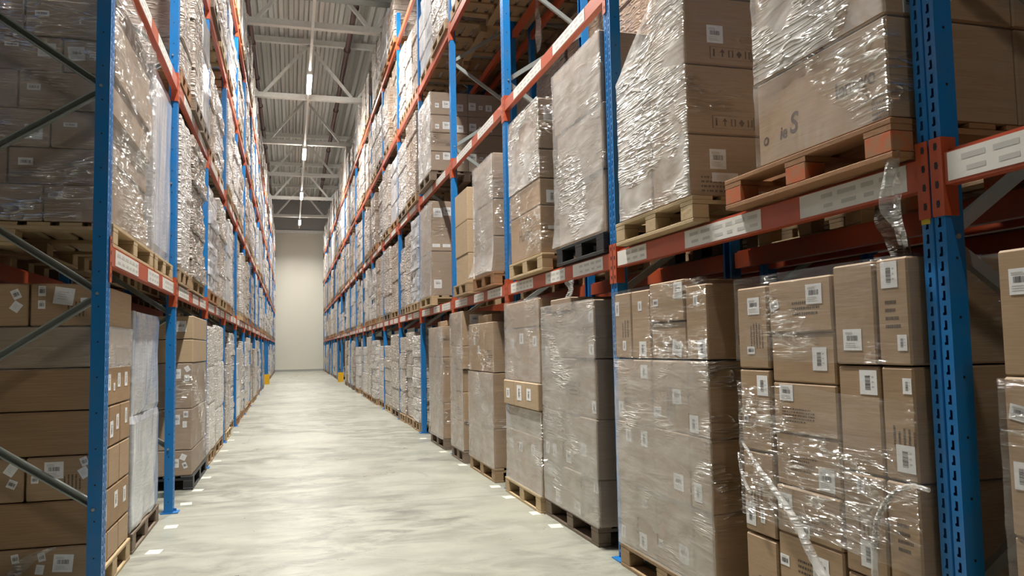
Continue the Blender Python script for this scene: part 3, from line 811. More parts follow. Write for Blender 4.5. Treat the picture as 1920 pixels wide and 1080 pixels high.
# its twisted rope of film and the loop at the right
def ropes():
    def crv(pts, n=10):
        out = []
        for i in range(len(pts) - 1):
            p0 = Vector(pts[max(i - 1, 0)]); p1 = Vector(pts[i]); p2 = Vector(pts[i + 1]); p3 = Vector(pts[min(i + 2, len(pts) - 1)])
            for k in range(n):
                t = k / n; out.append(.5 * ((2 * p1) + (-p0 + p2) * t + (2 * p0 - 5 * p1 + 4 * p2 - p3) * t * t + (-p0 + 3 * p1 - 3 * p2 + p3) * t ** 3))
        return out + [Vector(pts[-1])]
    x = 2.045
    def rope(pts, r0, r1, label):
        c = crv(pts); b = MB(); n = len(c)
        b.tube(c, [(r0 + (r1 - r0) * i / n) * (1 + .35 * noise.noise(Vector((i * .6, 1, 2)))) for i in range(n)], 8)
        tag(obj('film_rope', b.mesh('film_rope', M['film_scrap'], True)), label, 'stretch film', 'loose ends of stretch film')
    rope([(x + .01, 3.36, .965), (x, 3.18, .84), (x, 2.98, .70), (x, 2.84, .55), (x, 2.69, .40), (x, 2.52, .16)], .007, .03, 'white twisted rope of film slanting down over the torn floor load')
    rope([(x + .005, 2.215, .93), (x, 2.30, .93), (x, 2.40, .87), (x + .005, 2.475, .76), (x + .01, 2.50, .6), (x + .005, 2.49, .45)], .008, .013, 'loop of bunched film beside a label on the torn floor load')
    rope([(x, 3.375, .915), (x, 3.36, .83), (x, 3.31, .755), (x, 3.28, .74)], .006, .009, 'short curled end of film on the far edge of torn floor load')
    # scraps hanging at the big upright
    def sheet(pts, wd, seed, label, ax=1):
        c = crv(pts, 8); b = MB(); k = 7; n = len(c)
        for i, p in enumerate(c):
            w = wd * (.45 + .55 * math.sin(PI * min(1, (i + 1.5) / n) * .9))
            for j in range(k):
                t = j / (k - 1) - .5; q = noise.noise(Vector((i * .11, j * .45, seed * 3.7)))
                b.v.append((p.x + q * .05 - abs(t) * .03, p.y + t * w + q * .02, p.z + q * .02) if ax else (p.x + t * w + q * .02, p.y - abs(q) * .02, p.z + q * .02))
        for i in range(n - 1):
            for j in range(k - 1): a = i * k + j; b.f.append((a, a + 1, a + k + 1, a + k)); b.m.append(0)
        tag(obj('film_scrap', b.mesh('film_scrap', M['film_scrap'], True)), label, 'stretch film', 'loose ends of stretch film')
    sheet([(2.07, 2.30, 2.10), (2.06, 2.31, 2.02), (2.06, 2.315, 1.93), (2.07, 2.30, 1.84), (2.08, 2.28, 1.76)], .10, 1, 'scrap of clear film hanging beside the orange connector of the big upright')
    sheet([(2.62, 3.0, 2.03), (2.62, 2.98, 1.95), (2.63, 2.95, 1.88), (2.64, 2.93, 1.80)], .15, 2, 'wide scrap of film hanging under the orange painted pallet')
    sheet([(2.45, 2.72, 1.97), (2.44, 2.70, 1.88), (2.43, 2.67, 1.80), (2.43, 2.66, 1.74)], .05, 3, 'thin strip of film hanging above the mixed cartons')
    sheet([(3.0, 9.25, 5.86), (3.0, 9.24, 5.6), (3.0, 9.2, 5.35), (3.0, 9.16, 5.1)], .22, 4, 'scrap of film hanging high under third beam level, right rack')
    sheet([(2.08, 5.75, 1.93), (2.08, 5.72, 1.86), (2.08, 5.76, 1.80)], .14, 5, 'crumpled film on top of the large hazy floor load')
    sheet([(-1.30, 5.165, .335), (-1.40, 5.16, .30), (-1.47, 5.16, .24), (-1.52, 5.16, .17)], .09, 6, 'crumpled strip of film on the lowest carton of ochre floor load', 0)
ropes()

# R floor, at the second upright: tall hazy load with five upright cartons on top
LB = [(4.888, 1.666, .063, .092, 't', 0), (4.774, 1.424, .051, .062, 't', 0), (4.526, 1.668, .055, .059, 't', 0), (4.498, 1.403, .1, .09, 't', 0), (4.293, 1.674, .064, .041, 's', 0), (4.01, 1.73, .102, .089, 'b', 0), (4.056, 1.405, .115, .083, 'b', -12), (3.827, 1.662, .047, .057, 't', 0), (3.771, 1.397, .091, .095, 't', 6), (4.485, 1.263, .1, .084, 't', 0), (4.074, 1.134, .103, .083, 'b', 0), (3.88, .999, .097, .093, 't', 0), (4.873, 1.016, .08, .091, 't', 0), (4.747, .855, .085, .088, 't', 0), (4.515, .853, .093, .097, 't', 0), (4.339, 1.031, .1, .063, 'b', 0), (4.078, .66, .115, .089, 'b', 0), (3.86, .64, .085, .098, 't', 0), (4.544, .455, .062, .052, 's', 0), (4.584, .222, .11, .098, 't', 0), (4.339, .263, .056, .049, 's', 0), (4.055, .27, .114, .1, 'b', 0), (4.873, .22, .07, .083, 't', 0)]
cols = (3.705, 3.94, 4.385, 4.66, 4.92)
cs = grid(cols, (.147, .55, .935, 1.335))
cs += [(4.66, 4.92, 1.345, 1.765), (4.385, 4.655, 1.345, 1.765), (3.945, 4.38, 1.345, 1.555), (3.945, 4.38, 1.56, 1.79), (3.705, 3.94, 1.345, 1.745)]
F1B = 'hazy floor load at second upright'
mk = near_load(1, F1B, 2.085, cs, labels=LB, rear='col', seed=2, prints=.35, fdepth=.44,
          wrap=[(.147, 1.34, 'film_hazy', dict(label='milky stretch film on lower part of hazy floor load at second right upright', amp=.007, flare=.0)),
                (1.345, 1.78, 'film', dict(label='clear film round the top cartons of hazy floor load at second right upright', amp=.006))])
for o, c, xa, xb in mk:
    if c[0] < 3.71 and 'behind' not in o['label'] and c[2] in (1.345, .55):
        stick('handling_symbols', ICONS, o, 'side', 1, (xa + .27, c[0] + .003, c[2] + .10), .22, .08)
pallet(2.075, 4.31, 0, 1.2, 1.1, 1, 'wood', 'wooden pallet under hazy floor load at second right upright', NP, True)

# R floor, far right edge, first bay
LR = [(1.86, 1.6, .075, .079, 'b', 0), (1.885, 1.207, .07, .047, 'b', -10), (1.89, 1.022, .054, .082, 't', 0)]
near_load(1, 'floor load right of the nearest upright', 2.085, grid((.78, 1.36, 1.94), (.147, .48, .84, 1.315, 1.70)), labels=LR, rear=None, seed=3, prints=.9,
          wrap=[(.3, 1.31, 'film', dict(label='clear film on floor load right of the nearest upright', amp=.005))])
pallet(2.08, 1.36, 0, 1.2, 1.0, 1, 'wood', 'wooden pallet under floor load right of the nearest upright', NP, True)

# R floor, second bay
LC = [(5.37, 1.641, .094, .091, 't', 0), (5.375, 1.40, .095, .077, 't', 0), (6.44, 1.38, .089, .082, 't', 0), (6.44, .58, .091, .1, 't', 0), (6.259, .571, .098, .105, 't', 0), (5.58, .658, .114, .096, 'b', 0), (5.946, .56, .114, .092, 'b', 0), (6.425, .41, .117, .107, 'b', 0), (5.37, .984, .084, .091, 't', 0), (5.37, .42, .093, .09, 't', 0), (5.72, .21, .126, .087, 'b', 0), (6.234, .21, .096, .104, 't', 0)]
cs = grid((5.30, 5.665, 6.065, 6.515), (.147, .475, .90, 1.33)) + [(5.30, 5.72, 1.335, 1.76), (5.725, 6.50, 1.335, 1.70), (5.80, 6.30, 1.705, 1.81)]
near_load(1, 'large hazy floor load, third bay', 2.09, cs, labels=LC, rear='col', seed=4, prints=.3, matr='card_grey', fdepth=.5,
          wrap=[(.149, 1.765, 'film_hazy', dict(label='milky film wound round the large hazy floor load, third bay', amp=.008))])
pallet(2.10, 5.96, 0, 1.2, 1.0, 1, 'wood_grey', 'dark wooden pallet under large hazy floor load, third bay', NP, True)
LD = [(7.457, 1.455, .117, .093, 't', 0), (7.135, 1.502, .126, .099, 't', 0), (6.728, 1.473, .113, .094, 't', 0), (7.53, .98, .119, .094, 't', 0), (7.134, 1.0, .15, .14, 't', 0), (6.827, .999, .132, .105, 't', 0), (7.544, .495, .118, .093, 't', 0), (7.225, .491, .11, .09, 't', 0), (6.829, .504, .115, .104, 't', 0)]
c3 = (6.565, 6.93, 7.31, 7.69)
cs = [(6.565, 7.69, 1.605, 1.85)] + grid(c3, (1.11, 1.60)) + [(a - .012 if a < 6.6 else a, b2, .87, 1.105, -.028, 'card_light') for a, b2 in zip(c3, c3[1:])] + [(6.57, 7.68, .64, .865, .012)] + grid(c3, (.147, .635))
near_load(1, 'split floor load, third bay', 2.075, cs, labels=LD, rear=None, seed=5, prints=.0, fdepth=.55,
          wrap=[(1.11, 1.86, 'film_hazy', dict(label='milky film on upper part of the split floor load, third bay', amp=.006, seed=0) if False else dict(label='milky film on upper part of the split floor load, third bay', amp=.006)),
                (.147, .86, 'film_hazy', dict(label='milky film on lower part of the split floor load, third bay', amp=.006, flare=.01))])
pallet(2.055, 7.15, 0, 1.16, 1.0, 1, 'wood_pale', 'pale wooden pallet under split floor load, third bay', NP, True)

# R floor, fourth bay: three narrow loads
cs = grid((8.22, 8.80, 9.40), (.147, .56, 1.15)) + [(8.22, 8.62, 1.155, 1.70), (8.63, 9.40, 1.155, 1.70), (8.55, 9.20, 1.705, 1.80, .08, 'card_light')]
near_load(1, 'first floor load, fourth bay', 2.07, cs, labels=[(9.1, 1.5, .08, .09, 't', 0), (8.9, 1.4, .08, .09, 't', 0)], rear='col', seed=6, prints=.3, fdepth=.5,
          wrap=[(.147, 1.15, 'film_hazy', dict(label='milky film on lower part of first floor load, fourth bay', amp=.008)), (1.16, 1.70, 'film', dict(label='clear film on top part of first floor load, fourth bay', amp=.02))])
pallet(2.07, 8.81, 0, 1.2, 1.0, 1, 'wood', 'wooden pallet under first floor load, fourth bay', NP, True)
cs = [(9.72, 10.44, .15, .50), (9.70, 10.43, .505, .87), (9.74, 10.45, .875, 1.15), (9.71, 10.43, 1.155, 1.44), (9.72, 10.45, 1.445, 1.885)]
near_load(1, 'second floor load, fourth bay', 2.06, cs, rear='all', seed=7, prints=.2, fdepth=.5, side_labels=[(2.24, 1.78, .16, .12, 'b', 0), (2.25, .76, .14, .11, 'b', 0), (2.2, 1.3, .1, .09, 't', 0)],
          wrap=[(.147, 1.88, 'film_hazy', dict(label='milky film on tall narrow second floor load, fourth bay', amp=.012))])
pallet(2.06, 10.08, 0, .8, 1.0, 1, 'wood_grey', 'dark pallet under second floor load, fourth bay', NP, True)
cs = grid((11.10, 11.65, 12.22), (.147, .65, 1.29)) + [(11.10, 12.22, 1.295, 1.735), (11.2, 11.9, 1.74, 1.82, .08, 'card_light')]
near_load(1, 'lone wrapped floor load, fifth bay', 2.07, cs, rear='col', seed=8, prints=.2, fdepth=.5, wrap=[(.147, 1.73, 'film_hazy', dict(label='milky film with a torn fold on lone wrapped floor load, fifth bay', amp=.010, flare=.02))])
pallet(2.08, 11.66, 0, 1.16, 1.0, 1, 'wood_grey', 'dark pallet under lone wrapped floor load, fifth bay', NP, True)

# R first beam level
z = B1L
mk = near_load(1, 'load on the orange painted pallet', 2.055, [(2.30, 3.12, z, 2.60, 0, None, .58), (2.30, 2.66, 2.605, 3.15, .0, None, .58), (2.67, 3.11, 2.605, 3.15, .0, None, .58)], rear='all', seed=9, prints=0,
               side_labels=[(2.33, 2.72, .05, .08, 's', 0), (2.47, 2.80, .12, .11, 'b', 5), (2.16, 2.62, .05, .16, 't', 0)],
               wrap=[(2.222, 2.60, 'film_lower', dict(label='glittering stretch film on lower box of the orange pallet load', amp=.006)), (2.603, 3.18, 'film_bright', dict(label='glittering stretch film on upper boxes of the orange pallet load', amp=.012))])
big = mk[0][0]
stick('printed_name', text_mesh('lenovo', True), big, 'front', 1, (2.055, 2.475, 2.40), .082, .082)
stick('printed_name', text_mesh('o    ie', True, .2), big, 'front', 1, (2.055, 2.995, 2.335), .075, .075)
stick('printed_name', text_mesh('S', True, .2), big, 'front', 1, (2.055, 2.86, 2.355), .12, .12)
stick('printed_text', PRINT[2], big, 'front', 1, (2.055, 2.33, 2.275), .12, .10)
pallet(2.045, 2.85, B1, 1.12, 1.16, 1, 'wood_orange', 'wooden pallet with orange painted blocks, first beam level by nearest right upright', NP, True, 'wood_painted')
cs = []
for za, zb in ((z, 2.562), (2.567, 2.95), (2.955, 3.34), (3.345, 3.72)):
    cs += [(3.79, 4.24, za, zb, .0)] + ([(4.25, 4.70, za, zb, .0)] if za < 2.9 else [(4.25, 4.60, za, min(zb, 3.2), .0)] if za < 3 else [])
mk = near_load(1, 'tall glittering load, first beam level', 2.065, cs, rear='col', seed=10, prints=0, matr='card', fdepth=.56,
               side_labels=[(2.24, 2.43, .10, .11, 'b', 0), (2.28, 2.33, .16, .05, 'p', 0), (2.25, 3.13, .10, .10, 'b', 0)],
               wrap=[(2.222, 3.42, 'film_bright', dict(label='glittering stretch film on tall load, second bay, first beam level', amp=.012, tilt=-.30))])
for o, c, xa, xb in mk:
    if c[0] == 3.79 and 'behind' not in o['label']:
        if c[2] > 2.5: stick('handling_symbols', ICONS, o, 'side', 1, (xa + .28, c[0] + .003, c[2] + .07), .26, .07)
        else: stick('printed_text', PRINT[4], o, 'side', 1, (xa + .25, c[0] + .003, c[2] + .07), .36, .10)
pallet(2.06, 4.28, B1, 1.04, 1.16, 1, 'wood_pale', 'pale wooden pallet under tall glittering load, first beam level', NP, True)
# third bay
cs = [(5.12, 6.14, z, 2.67, .012, None, .55), (5.10, 6.10, 2.675, 3.15, .0, None, .55), (5.125, 6.15, 3.155, 3.68, -.008, None, .55)]
near_load(1, 'three box stack on black pallet', 2.12, cs, rear='all', seed=12, prints=0, matr='card_grey', wrap=[(2.222, 3.67, 'film_hazy', dict(label='milky film round three box stack on black pallet', amp=.010, flare=.03))])
pallet(2.10, 5.62, B1, 1.02, 1.1, 1, 'black_plastic', 'black plastic pallet under three box stack', NP, True)
cs = [(6.42, 7.36, z, 2.64, 0, None, .5), (6.42, 7.36, 2.645, 2.875, 0, None, .5), (6.42, 7.36, 2.88, 3.13, 0, 'card_grey', .5), (6.42, 7.36, 3.135, 3.585, 0, 'card_grey', .5)]
mk = near_load(1, 'house logo load, third bay', 2.06, cs, rear='all', seed=13, prints=0, side_labels=[(2.17, 3.45, .12, .13, 'b', 0), (2.18, 2.72, .12, .11, 't', 0), (2.2, 2.45, .14, .03, 'p', 0)],
               wrap=[(2.88, 3.59, 'film_bright', dict(label='bright film on upper part of house logo load, third bay', amp=.008)), (2.222, 2.87, 'film', dict(label='clear film on lower part of house logo load, third bay', amp=.006, flare=.02))])
o = mk[0][0]
stick('printed_name', text_mesh('Humimi', False), o, 'front', 1, (2.06, 6.87, 2.44), .125, .16)
b = MB(); b.bar((-.5, -.3, 0), (0, .4, 0), .1, .002, up=(0, 0, 1)); b.bar((0, .4, 0), (.5, -.05, 0), .1, .002, up=(0, 0, 1))
stick('house_logo', b.mesh('house_logo', M['print']), o, 'front', 1, (2.06, 6.80, 2.55), .24, .13)
pallet(2.05, 6.89, B1, 1.05, 1.1, 1, 'wood_pale', 'pale wooden pallet under house logo load', NP, True)
# fourth bay
cs = [(8.06, 8.98, z, 2.60), (8.06, 8.98, 2.605, 3.0), (8.06, 8.98, 3.005, 3.50)]
near_load(1, 'flared film load, fourth bay', 2.06, cs, rear='all', seed=14, prints=0, matr='card_grey', fdepth=.5, wrap=[(2.222, 3.49, 'film_hazy', dict(label='milky film flaring over the pallet edge, first beam level, fourth bay', amp=.008, flare=.07))])
pallet(2.05, 8.52, B1, .98, 1.1, 1, 'wood_orange', 'reddish pallet under flared film load, fourth bay', NP, True)
cs = grid((9.33, 10.06), (z, 2.575, 2.98, 3.385))
near_load(1, 'bare sided carton stack, fourth bay', 2.06, cs, rear='all', seed=15, prints=0, matr='card_light', fdepth=.42,
          side_labels=[(2.19, 3.31, .07, .08, 'b', 0), (2.19, 3.06, .08, .08, 'b', 0), (2.17, 2.9, .07, .08, 'b', 0), (2.19, 2.64, .08, .08, 'b', 0), (2.17, 2.48, .07, .08, 'b', 0), (2.17, 2.28, .08, .08, 'b', 0)])
pallet(2.04, 9.70, B1, .86, 1.05, 1, 'wood', 'pallet under bare sided carton stack, fourth bay', NP, True)
# fifth bay, first and second beam level: loads whose labelled sides face the camera
cs = [(11.9, 12.95, z, 2.9), (11.9, 12.95, 2.905, 3.68)]
near_load(1, 'first load, fifth bay, first beam level', 2.06, cs, rear='all', seed=16, prints=0, matr='card_grey', fdepth=.58, side_labels=[(2.17, 3.5, .14, .14, 'b', 0), (2.32, 3.52, .13, .13, 'b', 0), (2.13, 2.99, .12, .05, 'p', 0), (2.3, 2.99, .12, .05, 'p', 0), (2.16, 2.4, .12, .13, 'b', 0)],
          wrap=[(2.222, 3.68, 'film_hazy', dict(label='milky film on first load, fifth bay, first beam level', amp=.008, flare=.02))])
pallet(2.05, 12.42, B1, 1.1, 1.1, 1, 'wood_pale', 'pale pallet under first load, fifth bay, first beam level', NP, True)
z2 = BEAM[1] + .146
cs = [(11.80, 12.95, a, c) for a, c in ((z2, 4.43), (4.435, 4.72), (4.725, 5.0), (5.005, 5.36))]
sl = []
for Z in (5.13, 4.80, 4.32):
    sl += [(2.16, Z + .02, .06, .07, 's', 0), (2.30, Z + .04, .11, .11, 'b', 0), (2.52, Z, .10, .11, 'b', 0), (2.66, Z + .03, .11, .12, 'b', 0), (2.85, Z + .02, .06, .06, 's', 0), (2.98, Z + .02, .10, .10, 't', 0)]
near_load(1, 'white film load with labelled side, second beam level', 2.06, cs, rear='all', seed=17, prints=0, matr='card_grey', fdepth=.58, side_labels=sl,
          wrap=[(4.132, 5.36, 'film_white', dict(label='white film on load with labelled side, second beam level', amp=.012))])
pallet(2.05, 12.4, BEAM[1] + .001, 1.16, 1.16, 1, 'wood_grey', 'grey pallet under white film load with labelled side', NP, True)

# L floor, first bay: plain ochre cartons, their sides to the camera
xf = -1.10
cs = []
for za, zb, sp, mm in ((.147, .33, 0, 'card'), (.335, .59, 0, 'card_dark'), (.595, .845, 1, 'card'), (.85, 1.105, 0, 'card_dark'), (1.11, 1.355, 0, 'card_dark'), (1.36, 1.60, 0, 'card_grey'), (1.605, 1.855, 1, 'card')):
    if za in (.147, .595, .85):
        for ya, yb in ((5.20, 5.525), (5.53, 5.855), (5.86, 6.19)): cs.append((ya, yb, za, zb, 0, mm, .365 if sp else .80))
    else: cs.append((5.20, 6.19, za, zb, 0, mm, .365 if sp else .80))
LS = [(-1.54, 1.79, .044, .056, 's', 25), (-1.538, 1.718, .05, .056, 'p', -35), (-1.405, 1.81, .039, .06, 's', 0), (-1.406, 1.73, .038, .05, 's', 0), (-1.289, 1.78, .107, .101, 'p', -8), (-1.175, 1.745, .052, .05, 'p', 0), (-1.543, .781, .054, .066, 'p', -35), (-1.536, .70, .048, .048, 's', -25), (-1.42, .719, .038, .042, 's', 0), (-1.322, .767, .1, .097, 'b', 0), (-1.164, .813, .039, .05, 's', 20), (-1.163, .746, .051, .061, 'p', 30), (-1.51, .28, .038, .05, 's', 10), (-1.375, .28, .038, .05, 's', 10), (-1.384, .21, .043, .054, 'p', -10), (-1.264, .236, .104, .1, 'b', -5)]
mk = near_load(-1, 'ochre floor load, left rack', xf, cs, rear=None, seed=20, prints=0, side_labels=LS)
for o, c, xa, xb in list(mk):
    if c[6] < .5 and c[0] == 5.20:
        o2 = carton(xa - .012 - .43, xa - .012, c[0] + .003, 6.187, c[2] + .001, c[3] - .001, 'card', f"brown carton behind, {'third' if c[2] < 1 else 'top'} row, ochre floor load, left rack", 'cartons of the ochre floor load, left rack')
        for (X, Z, w, h, k, a) in LS:
            if X < xa - .012 and c[2] < Z < c[3]: stick('label', LBL[k][1], o2, 'side', -1, (X, c[0] + .003, Z), w, h, a, .001)
        stick('printed_text', PRINT[5], o, 'side', -1, (-1.225, c[0] + .003, c[2] + .10), .09, .10, 90)
LF = [(5.512, 1.255, .076, .101, 't', 0), (5.656, 1.222, .049, .049, 't', 0), (5.801, 1.262, .085, .092, 't', 0), (6.032, 1.261, .092, .096, 't', 0), (5.598, .955, .095, .102, 't', 0), (5.773, .99, .084, .098, 't', 0), (6.052, 1.01, .075, .103, 't', 0), (5.445, .45, .089, .098, 't', 0), (5.764, .491, .1, .104, 't', 0), (6.041, .478, .092, .102, 't', 0)]
for (Y, Z, w, h, k, a) in LF:
    for o, c, xa, xb in mk:
        if c[2] < Z < c[3] and c[0] < Y < c[1]: stick('label', LBL[k][0], o, 'front', -1, (xb, Y, min(Z, c[3] - h / 2 - .01)), w, h, a, .001)
film('greyish film band near the top of the ochre floor load, left rack', 'stretch film round the near loads', -1.1 - .81, -1.088, 5.19, 6.20, 1.345, 1.605, 'film_hazy', amp=.005, seed=20)
pallet(-1.085, 5.70, 0, 1.0, 1.0, -1, 'wood_pale', 'pale wooden pallet under the ochre floor load, left rack', NP, True)

# generic single-skin stacks -------------------------------------------------
SC = {}
def gstack(x, yc, z, d, w, h, sg, matr, rows, cols, seed, label, group, rough=.01, jig=.014):
    key = (d, w, h, matr, rows, cols, seed, rough)
    if key not in SC: SC[key] = stack_mesh(d, w, h, rows, cols, seed, matr, rough, jig)
    xc = x + sg * (d / 2)
    return tag(obj('wrapped_carton_stack', SC[key], None, (xc, yc, z), (0, 0, 0 if sg > 0 else PI)), label, 'wrapped boxes', group)
GN = 'film-wrapped stacks of the near left loads'
gstack(-1.10, 6.88, .146, 1.0, 1.14, 1.60, -1, 'wrapD', 2, 1, 41, 'bluish white film wrapped stack on floor, left rack, beside ochre load', GN, .014)
pallet(-1.09, 6.90, 0, 1.18, 1.0, -1, 'wood_grey', 'dark pallet under bluish white stack, left rack floor', NP, True)
cs = [(9.02, 10.43, .146, .41), (9.02, 10.43, .415, .84), (9.02, 10.43, .845, 1.32), (9.02, 10.43, 1.325, 1.57, .0, 'card_light'), (9.02, 10.43, 1.575, 1.82, .0, 'card_light')]
near_load(-1, 'labelled floor load on black pallet, left rack', -1.0, cs, rear='all', seed=21, prints=0, matr='card_grey', fdepth=.56,
          side_labels=[(-1.12, 1.709, .105, .113, 'b', 0), (-1.053, 1.26, .048, .057, 'p', 30), (-1.152, 1.209, .073, .101, 'b', 0), (-1.057, 1.164, .048, .067, 's', 0), (-1.064, .785, .047, .067, 's', 0), (-1.152, .729, .063, .1, 'b', 0), (-1.073, .68, .042, .067, 'p', 0), (-1.085, .34, .058, .061, 'p', -25), (-1.068, .255, .041, .06, 's', 20), (-1.157, .28, .062, .09, 'b', 0)],
          wrap=[(.205, 1.315, 'film', dict(label='clear film on labelled floor load on black pallet, left rack', amp=.006, flare=.02))])
pallet(-.985, 9.72, 0, 1.42, 1.16, -1, 'black_plastic', 'black pallet under the labelled floor load, left rack', NP, True)
gstack(-1.0, 11.16, .146, 1.0, .92, 1.62, -1, 'wrapB', 3, 1, 42, 'white film wrapped narrow stack, left rack floor, behind labelled load', GN)
pallet(-1.0, 11.16, 0, .94, 1.0, -1, 'wood', 'pallet under white narrow stack, left rack floor, behind labelled load', NP, False)
gstack(-1.0, 12.40, .146, 1.0, 1.3, 1.66, -1, 'wrapB', 3, 2, 43, 'white film wrapped wide stack, left rack floor, second behind labelled load', GN)
pallet(-1.0, 12.40, 0, 1.3, 1.0, -1, 'wood', 'pallet under white wide stack, left rack floor, second behind labelled load', NP, False)

# L first beam level
z = B1L
cs = []
ZS = (z, 2.44, 2.67, 2.90, 3.13, 3.35, 3.57, 3.8); SPL = (-1.41, -1.61, -1.385, -1.56, -1.33, -1.53, -1.42)
LS1 = [(-1.438, 3.478, .077, .032, 's', 0), (-1.603, 3.286, .075, .023, 's', 0), (-1.416, 3.265, .097, .085, 'b', 0), (-1.255, 3.255, .092, .086, 'b', 5), (-1.159, 3.248, .047, .02, 's', 0), (-1.476, 3.03, .073, .039, 's', 0), (-1.473, 2.759, .096, .09, 'b', 0), (-1.278, 2.812, .074, .026, 's', 0), (-1.514, 2.581, .078, .044, 's', 0), (-1.344, 2.377, .079, .025, 's', 0), (-1.496, 2.30, .078, .023, 's', 0)]
G1 = 'cartons of the dim wrapped load, left rack, first beam level'
for k in range(7):
    za, zb = ZS[k] + .002, ZS[k + 1] - .002
    off = (0, .03, .02, -.015, -.03, .0, .03)[k]
    nm = ['bottom', 'second', 'third', 'fourth', 'fifth', 'sixth', 'top'][k]
    a = carton(SPL[k] + .004, -1.07 - off, 5.19 + abs(off), 6.62 + off, za, zb, 'card_grey', f'dim wrapped carton at aisle, {nm} row, left rack, first beam level', G1)
    c_ = carton(-2.1, SPL[k] - .004, 5.19 + abs(off), 6.62 + off, za, zb, 'card_grey', f'dim wrapped carton further in, {nm} row, left rack, first beam level', G1)
    for (X, Z, w, h, kk, an) in LS1:
        if za < Z < zb: o = a if X > SPL[k] else c_; stick('label', LBL[kk][k % 3], o, 'side', -1, (X, 5.19 + abs(off), min(Z, zb - h / 2 - .005)), w, h, an, .001)
film('crumpled film on the dim wrapped load, left rack, first beam level', 'stretch film round the near loads', -2.12, -1.035, 5.175, 6.66, 2.222, 3.8, 'film_crumple', amp=.022, seed=22)
pallet(-1.03, 5.92, B1, 1.44, 1.15, -1, 'wood_pale', 'pale open pallet under dim wrapped load, left rack, first beam level', NP, True)
gstack(-1.05, 7.27, z, 1.0, .95, 1.55, -1, 'wrapD', 1, 1, 44, 'smooth bluish stack behind the dim wrapped load, left rack', GN, .012)
pallet(-1.03, 7.22, B1, .98, 1.1, -1, 'wood_pale', 'pale pallet under smooth bluish stack, left rack', NP, True)
gstack(-1.0, 8.31, z, 1.0, .8, 1.47, -1, 'wrapB', 2, 1, 45, 'tall white stack just past second upright, left rack, first beam level', GN, .02)
pallet(-1.0, 8.31, B1, .84, 1.1, -1, 'wood', 'pallet under tall white stack past second upright, left rack', NP, False)
gstack(-1.0, 9.5, z, 1.0, 1.25, 1.52, -1, 'wrapA', 9, 1, 46, 'ruffled many layered stack, left rack, second bay, first beam level', GN, .024, .02)
pallet(-1.0, 9.5, B1, 1.25, 1.1, -1, 'wood', 'pallet under ruffled many layered stack, left rack, second bay', NP, False)

# ---------------------------------------------------------------- the long runs of wrapped stacks
MATS = ['wrapA', 'wrapA', 'wrapB', 'wrapA', 'wrapC', 'wrapB', 'wrapA', 'wrapD']
WOODS = ['wood', 'wood_pale', 'wood_grey', 'wood', 'wood_orange']
DONE = {(1, 0): 4, (1, 1): 4, (1, 2): 4, (-1, 0): 4, (-1, 1): 3}
RND = random.Random(99)
SIZES = [.78, .98, 1.18]
def run(sg, stuff_from):
    X = XR if sg > 0 else XL; nm = side_name(sg); i0 = 0 if sg > 0 else 1
    rest = []
    for lev in range(5):
        start = DONE.get((sg, lev), {(1, 3): 2, (1, 4): 5, (-1, 2): 2, (-1, 3): 3, (-1, 4): 4}.get((sg, lev), 3))
        for i in range(start, NBAY):
            if lev == 0 and i in (11, 12): continue
            rr = RND.random()
            ws = [.78, .78, .78] if rr < .42 else [1.18, 1.18] if rr < .72 else [.98, 1.18] if rr < .86 else [.78, 1.18]
            if sg > 0 and lev == 2 and i == 4: ws = [1.18, 1.18]
            free = P - .13 - sum(ws); y = yp(i) + .065 + free * .15
            places = {1: ['the only one'], 2: ['nearer of two', 'farther of two'], 3: ['nearest of three', 'middle of three', 'farthest of three']}[len(ws)]
            for k, w in enumerate(ws):
                yc = y + w / 2; y += w + free * (.7 / max(1, len(ws) - 1))
                bay = ORD[i + 2] if sg > 0 else ORD[i]
                h = round(RND.choice((1.35, 1.5, 1.58, 1.62)) if lev == 0 else RND.choice((1.2, 1.35, 1.45, 1.5)) if lev < 4 else RND.choice((.9, 1.2, 1.35, 1.5)), 2)
                if lev == 1 and i == 11: h = .75
                rows = RND.choice((3, 4, 4, 5, 8)); matr = RND.choice(MATS); seed = RND.randrange(3); cols = 1 if w < .9 else RND.choice((2, 3))
                z = 0 if lev == 0 else BEAM[lev - 1] + .001
                x = X + sg * (RND.uniform(-.03, .04) if lev == 0 else RND.uniform(-.04, .035))
                rg = .02 if rows == 8 else .011
                d = 1.1
                if (sg < 0 and i >= stuff_from):
                    rest.append((x, yc, z, d, w, h, sg, matr, rows, cols, seed)); continue
                g = f'film-wrapped stacks, {nm} rack, {LEVEL[lev]}'
                gstack(x, yc, z + .146, d, w, h, sg, matr, rows, cols, seed, f'film-wrapped stack, {nm} rack, {LEVEL[lev]}, {bay} bay, {places[k]}', g, rg)
                wd = RND.choice(WOODS)
                pallet(x - sg * .005, yc, z, w + .02, d + .02, sg, wd, f'pallet under wrapped stack, {nm} rack, {LEVEL[lev]}, {bay} bay, {places[k]}', f'pallets in the {nm} rack, {LEVEL[lev]}', False)
    return rest
run(1, 99)
rest = run(-1, 11)
